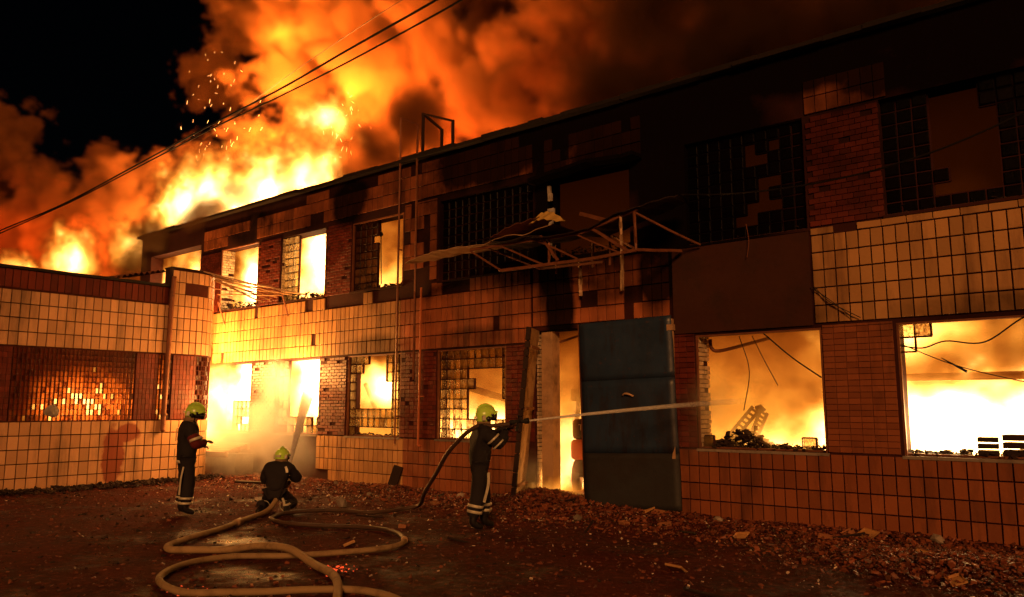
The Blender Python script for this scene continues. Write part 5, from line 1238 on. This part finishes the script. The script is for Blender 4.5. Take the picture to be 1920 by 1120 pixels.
# steam and smoke drifting out by the kneeling firefighter's target
ST = [((-20.3, -.75, 1.0), (1.1, .6, 1.3), 1.), ((-18.6, -.9, .7), (1.3, .8, .9), 1.), ((-17.2, -.8, 1.2), (1.2, .6, 1.1), 1.), ((-16.0, -.9, .7), (.9, .7, .8), .8), ((-17.2, -.5, 2.3), (.9, .45, .8), .7), ((-9.3, -.3, .5), (.5, .5, .5), .6), ((-5.7, -.15, 1.85), (.5, .4, .5), .8), ((-5.9, -.3, 1.3), (.35, .3, .5), .5), ((-8.9, .3, .7), (.6, .4, .8), .6)]
def steam_field(N, L, pos):
    n = noisen(N, L, warp(N, L, pos, 1.0, .8), 1.6, 5, .62); nn = mathn(N, L, 'SUBTRACT', n.outputs[0], .5); cur = 0.
    for c, r, s in ST:
        f = mathn(N, L, 'ADD', mathn(N, L, 'SUBTRACT', 1.0, blobdist(N, L, pos, c, r)), mathn(N, L, 'MULTIPLY', nn, 1.8))
        cur = mathn(N, L, 'MAXIMUM', cur, mathn(N, L, 'MULTIPLY', mathn(N, L, 'MULTIPLY', f, 1.2, clamp=True), s))
    return cur
M_steam = vol_mat('steam', (.88, .85, .80), 1.15, .3)
FL2 = [((-20.35, -.25, 2.1), (.95, .55, 1.1), 20), ((-20.6, -.5, 1.3), (.6, .4, .7), 10), ((-9.3, .35, .35), (.35, .4, .55), 14), ((-8.9, .1, .2), (.5, .4, .3), 6)]
def flame2_field(N, L, pos):
    n = noisen(N, L, warp(N, L, pos, 1.2, .5), 2.4, 4, .62); cur = 0.
    for c, r_, s_ in FL2:
        f = mathn(N, L, 'ADD', mathn(N, L, 'SUBTRACT', 1.0, blobdist(N, L, pos, c, r_)), mathn(N, L, 'MULTIPLY', mathn(N, L, 'SUBTRACT', n.outputs[0], .5), 1.8)); cur = mathn(N, L, 'MAXIMUM', cur, mathn(N, L, 'MULTIPLY', mathn(N, L, 'MAXIMUM', f, 0), s_))
    return cur
f2 = gn_volume('flame', (-21.9, -1.3, .1), (-8, .46, 3.6), (200, 26, 50), flame2_field, M_flame); f2['label'] = 'flames licking out of the lower window beside the annex and the doorway'
DK = [((-25.2, 1.8, 8.6), (1.2, .9, .9)), ((-26.4, 1.7, 7.9), (.9, .8, .6)), ((-23.9, 2.1, 9.1), (.7, .7, .6)), ((-17.6, 3.0, 9.6), (1.0, 1.2, 1.1)), ((-16.4, 3.4, 10.2), (1.3, 1.2, 1.1)), ((-18.6, 3.0, 8.9), (.8, 1, .7)), ((-2.1, .85, 2.52), (.5, .3, .2)), ((-1.55, .85, 2.55), (.4, .3, .22)), ((-9.0, 3.2, 9.3), (2.2, 1.4, 1.4)), ((-6.2, 3.2, 9.4), (2.6, 1.4, 1.6)), ((-3.4, 3.0, 9.2), (2.0, 1.4, 1.2)), ((-8.6, 3.4, 11.2), (1.6, 1.4, 1.3)), ((-6.4, 3.4, 11.6), (2.6, 1.4, 1.6)), ((-24.8, -.45, 7.3), (1.3, .45, .6)), ((-26.2, -.3, 6.6), (.9, .5, .9)), ((-22.2, -.4, 7.5), (.9, .3, .4))]
def dark_field(N, L, pos):
    n = noisen(N, L, warp(N, L, pos, 1.0, .7), 1.5, 5, .62); cur = 0.
    for c, r_ in DK:
        f = mathn(N, L, 'ADD', mathn(N, L, 'SUBTRACT', 1.0, blobdist(N, L, pos, c, r_)), mathn(N, L, 'MULTIPLY', mathn(N, L, 'SUBTRACT', n.outputs[0], .5), 1.9)); cur = mathn(N, L, 'MAXIMUM', cur, mathn(N, L, 'MULTIPLY', f, 1.5, clamp=True))
    return cur
M_dsmoke = vol_mat('black_smoke', (.14, .07, .03), 2.4)
ds = gn_volume('dark_smoke', (-28.5, -1.1, 1.8), (-.5, 5.2, 13.4), (220, 50, 90), dark_field, M_dsmoke); ds['label'] = 'wisps of dark smoke in front of the flames'
sv = gn_volume('steam', (-21.6, -1.9, .0), (-5, .41, 3.4), (166, 24, 36), steam_field, M_steam)
for o_, l_ in ((sm, 'fire lit smoke rolling up behind the roof'), (fl, 'open flames above the burning roof'), (rf, 'fire and added dim glow filling the rooms behind the windows'), (af, 'fire behind the glass bricks of the annex'), (sv, 'steam and smoke drifting before the lower windows')): o_['label'] = l_
# sparks
msp, T, N, L = nt('spark'); b = N['Principled BSDF']; b.inputs['Emission Color'].default_value = (1, .35, .08, 1); b.inputs['Emission Strength'].default_value = 6
m = MB()
for i in range(90):
    if i % 3 == 0: p = Vector((rnd.gauss(-19.5, .8), 3.0, rnd.gauss(10.6, .6)))
    elif i % 3 == 1: p = Vector((rnd.gauss(-27.5, 1.3), 3.5, rnd.gauss(12.0, .5)))
    else: p = Vector((rnd.gauss(-28.5, 1.5), 3.5, rnd.gauss(14.6, 1.3)))
    s_ = rnd.uniform(.004, .009); dv = Vector((rnd.gauss(0, .07), 0, rnd.uniform(.02, .16))); m.bar(p, p + dv, s_)
o = m.build('sparks', msp); o['kind'] = 'stuff'; o['label'] = 'sparks flying above the roof fire'
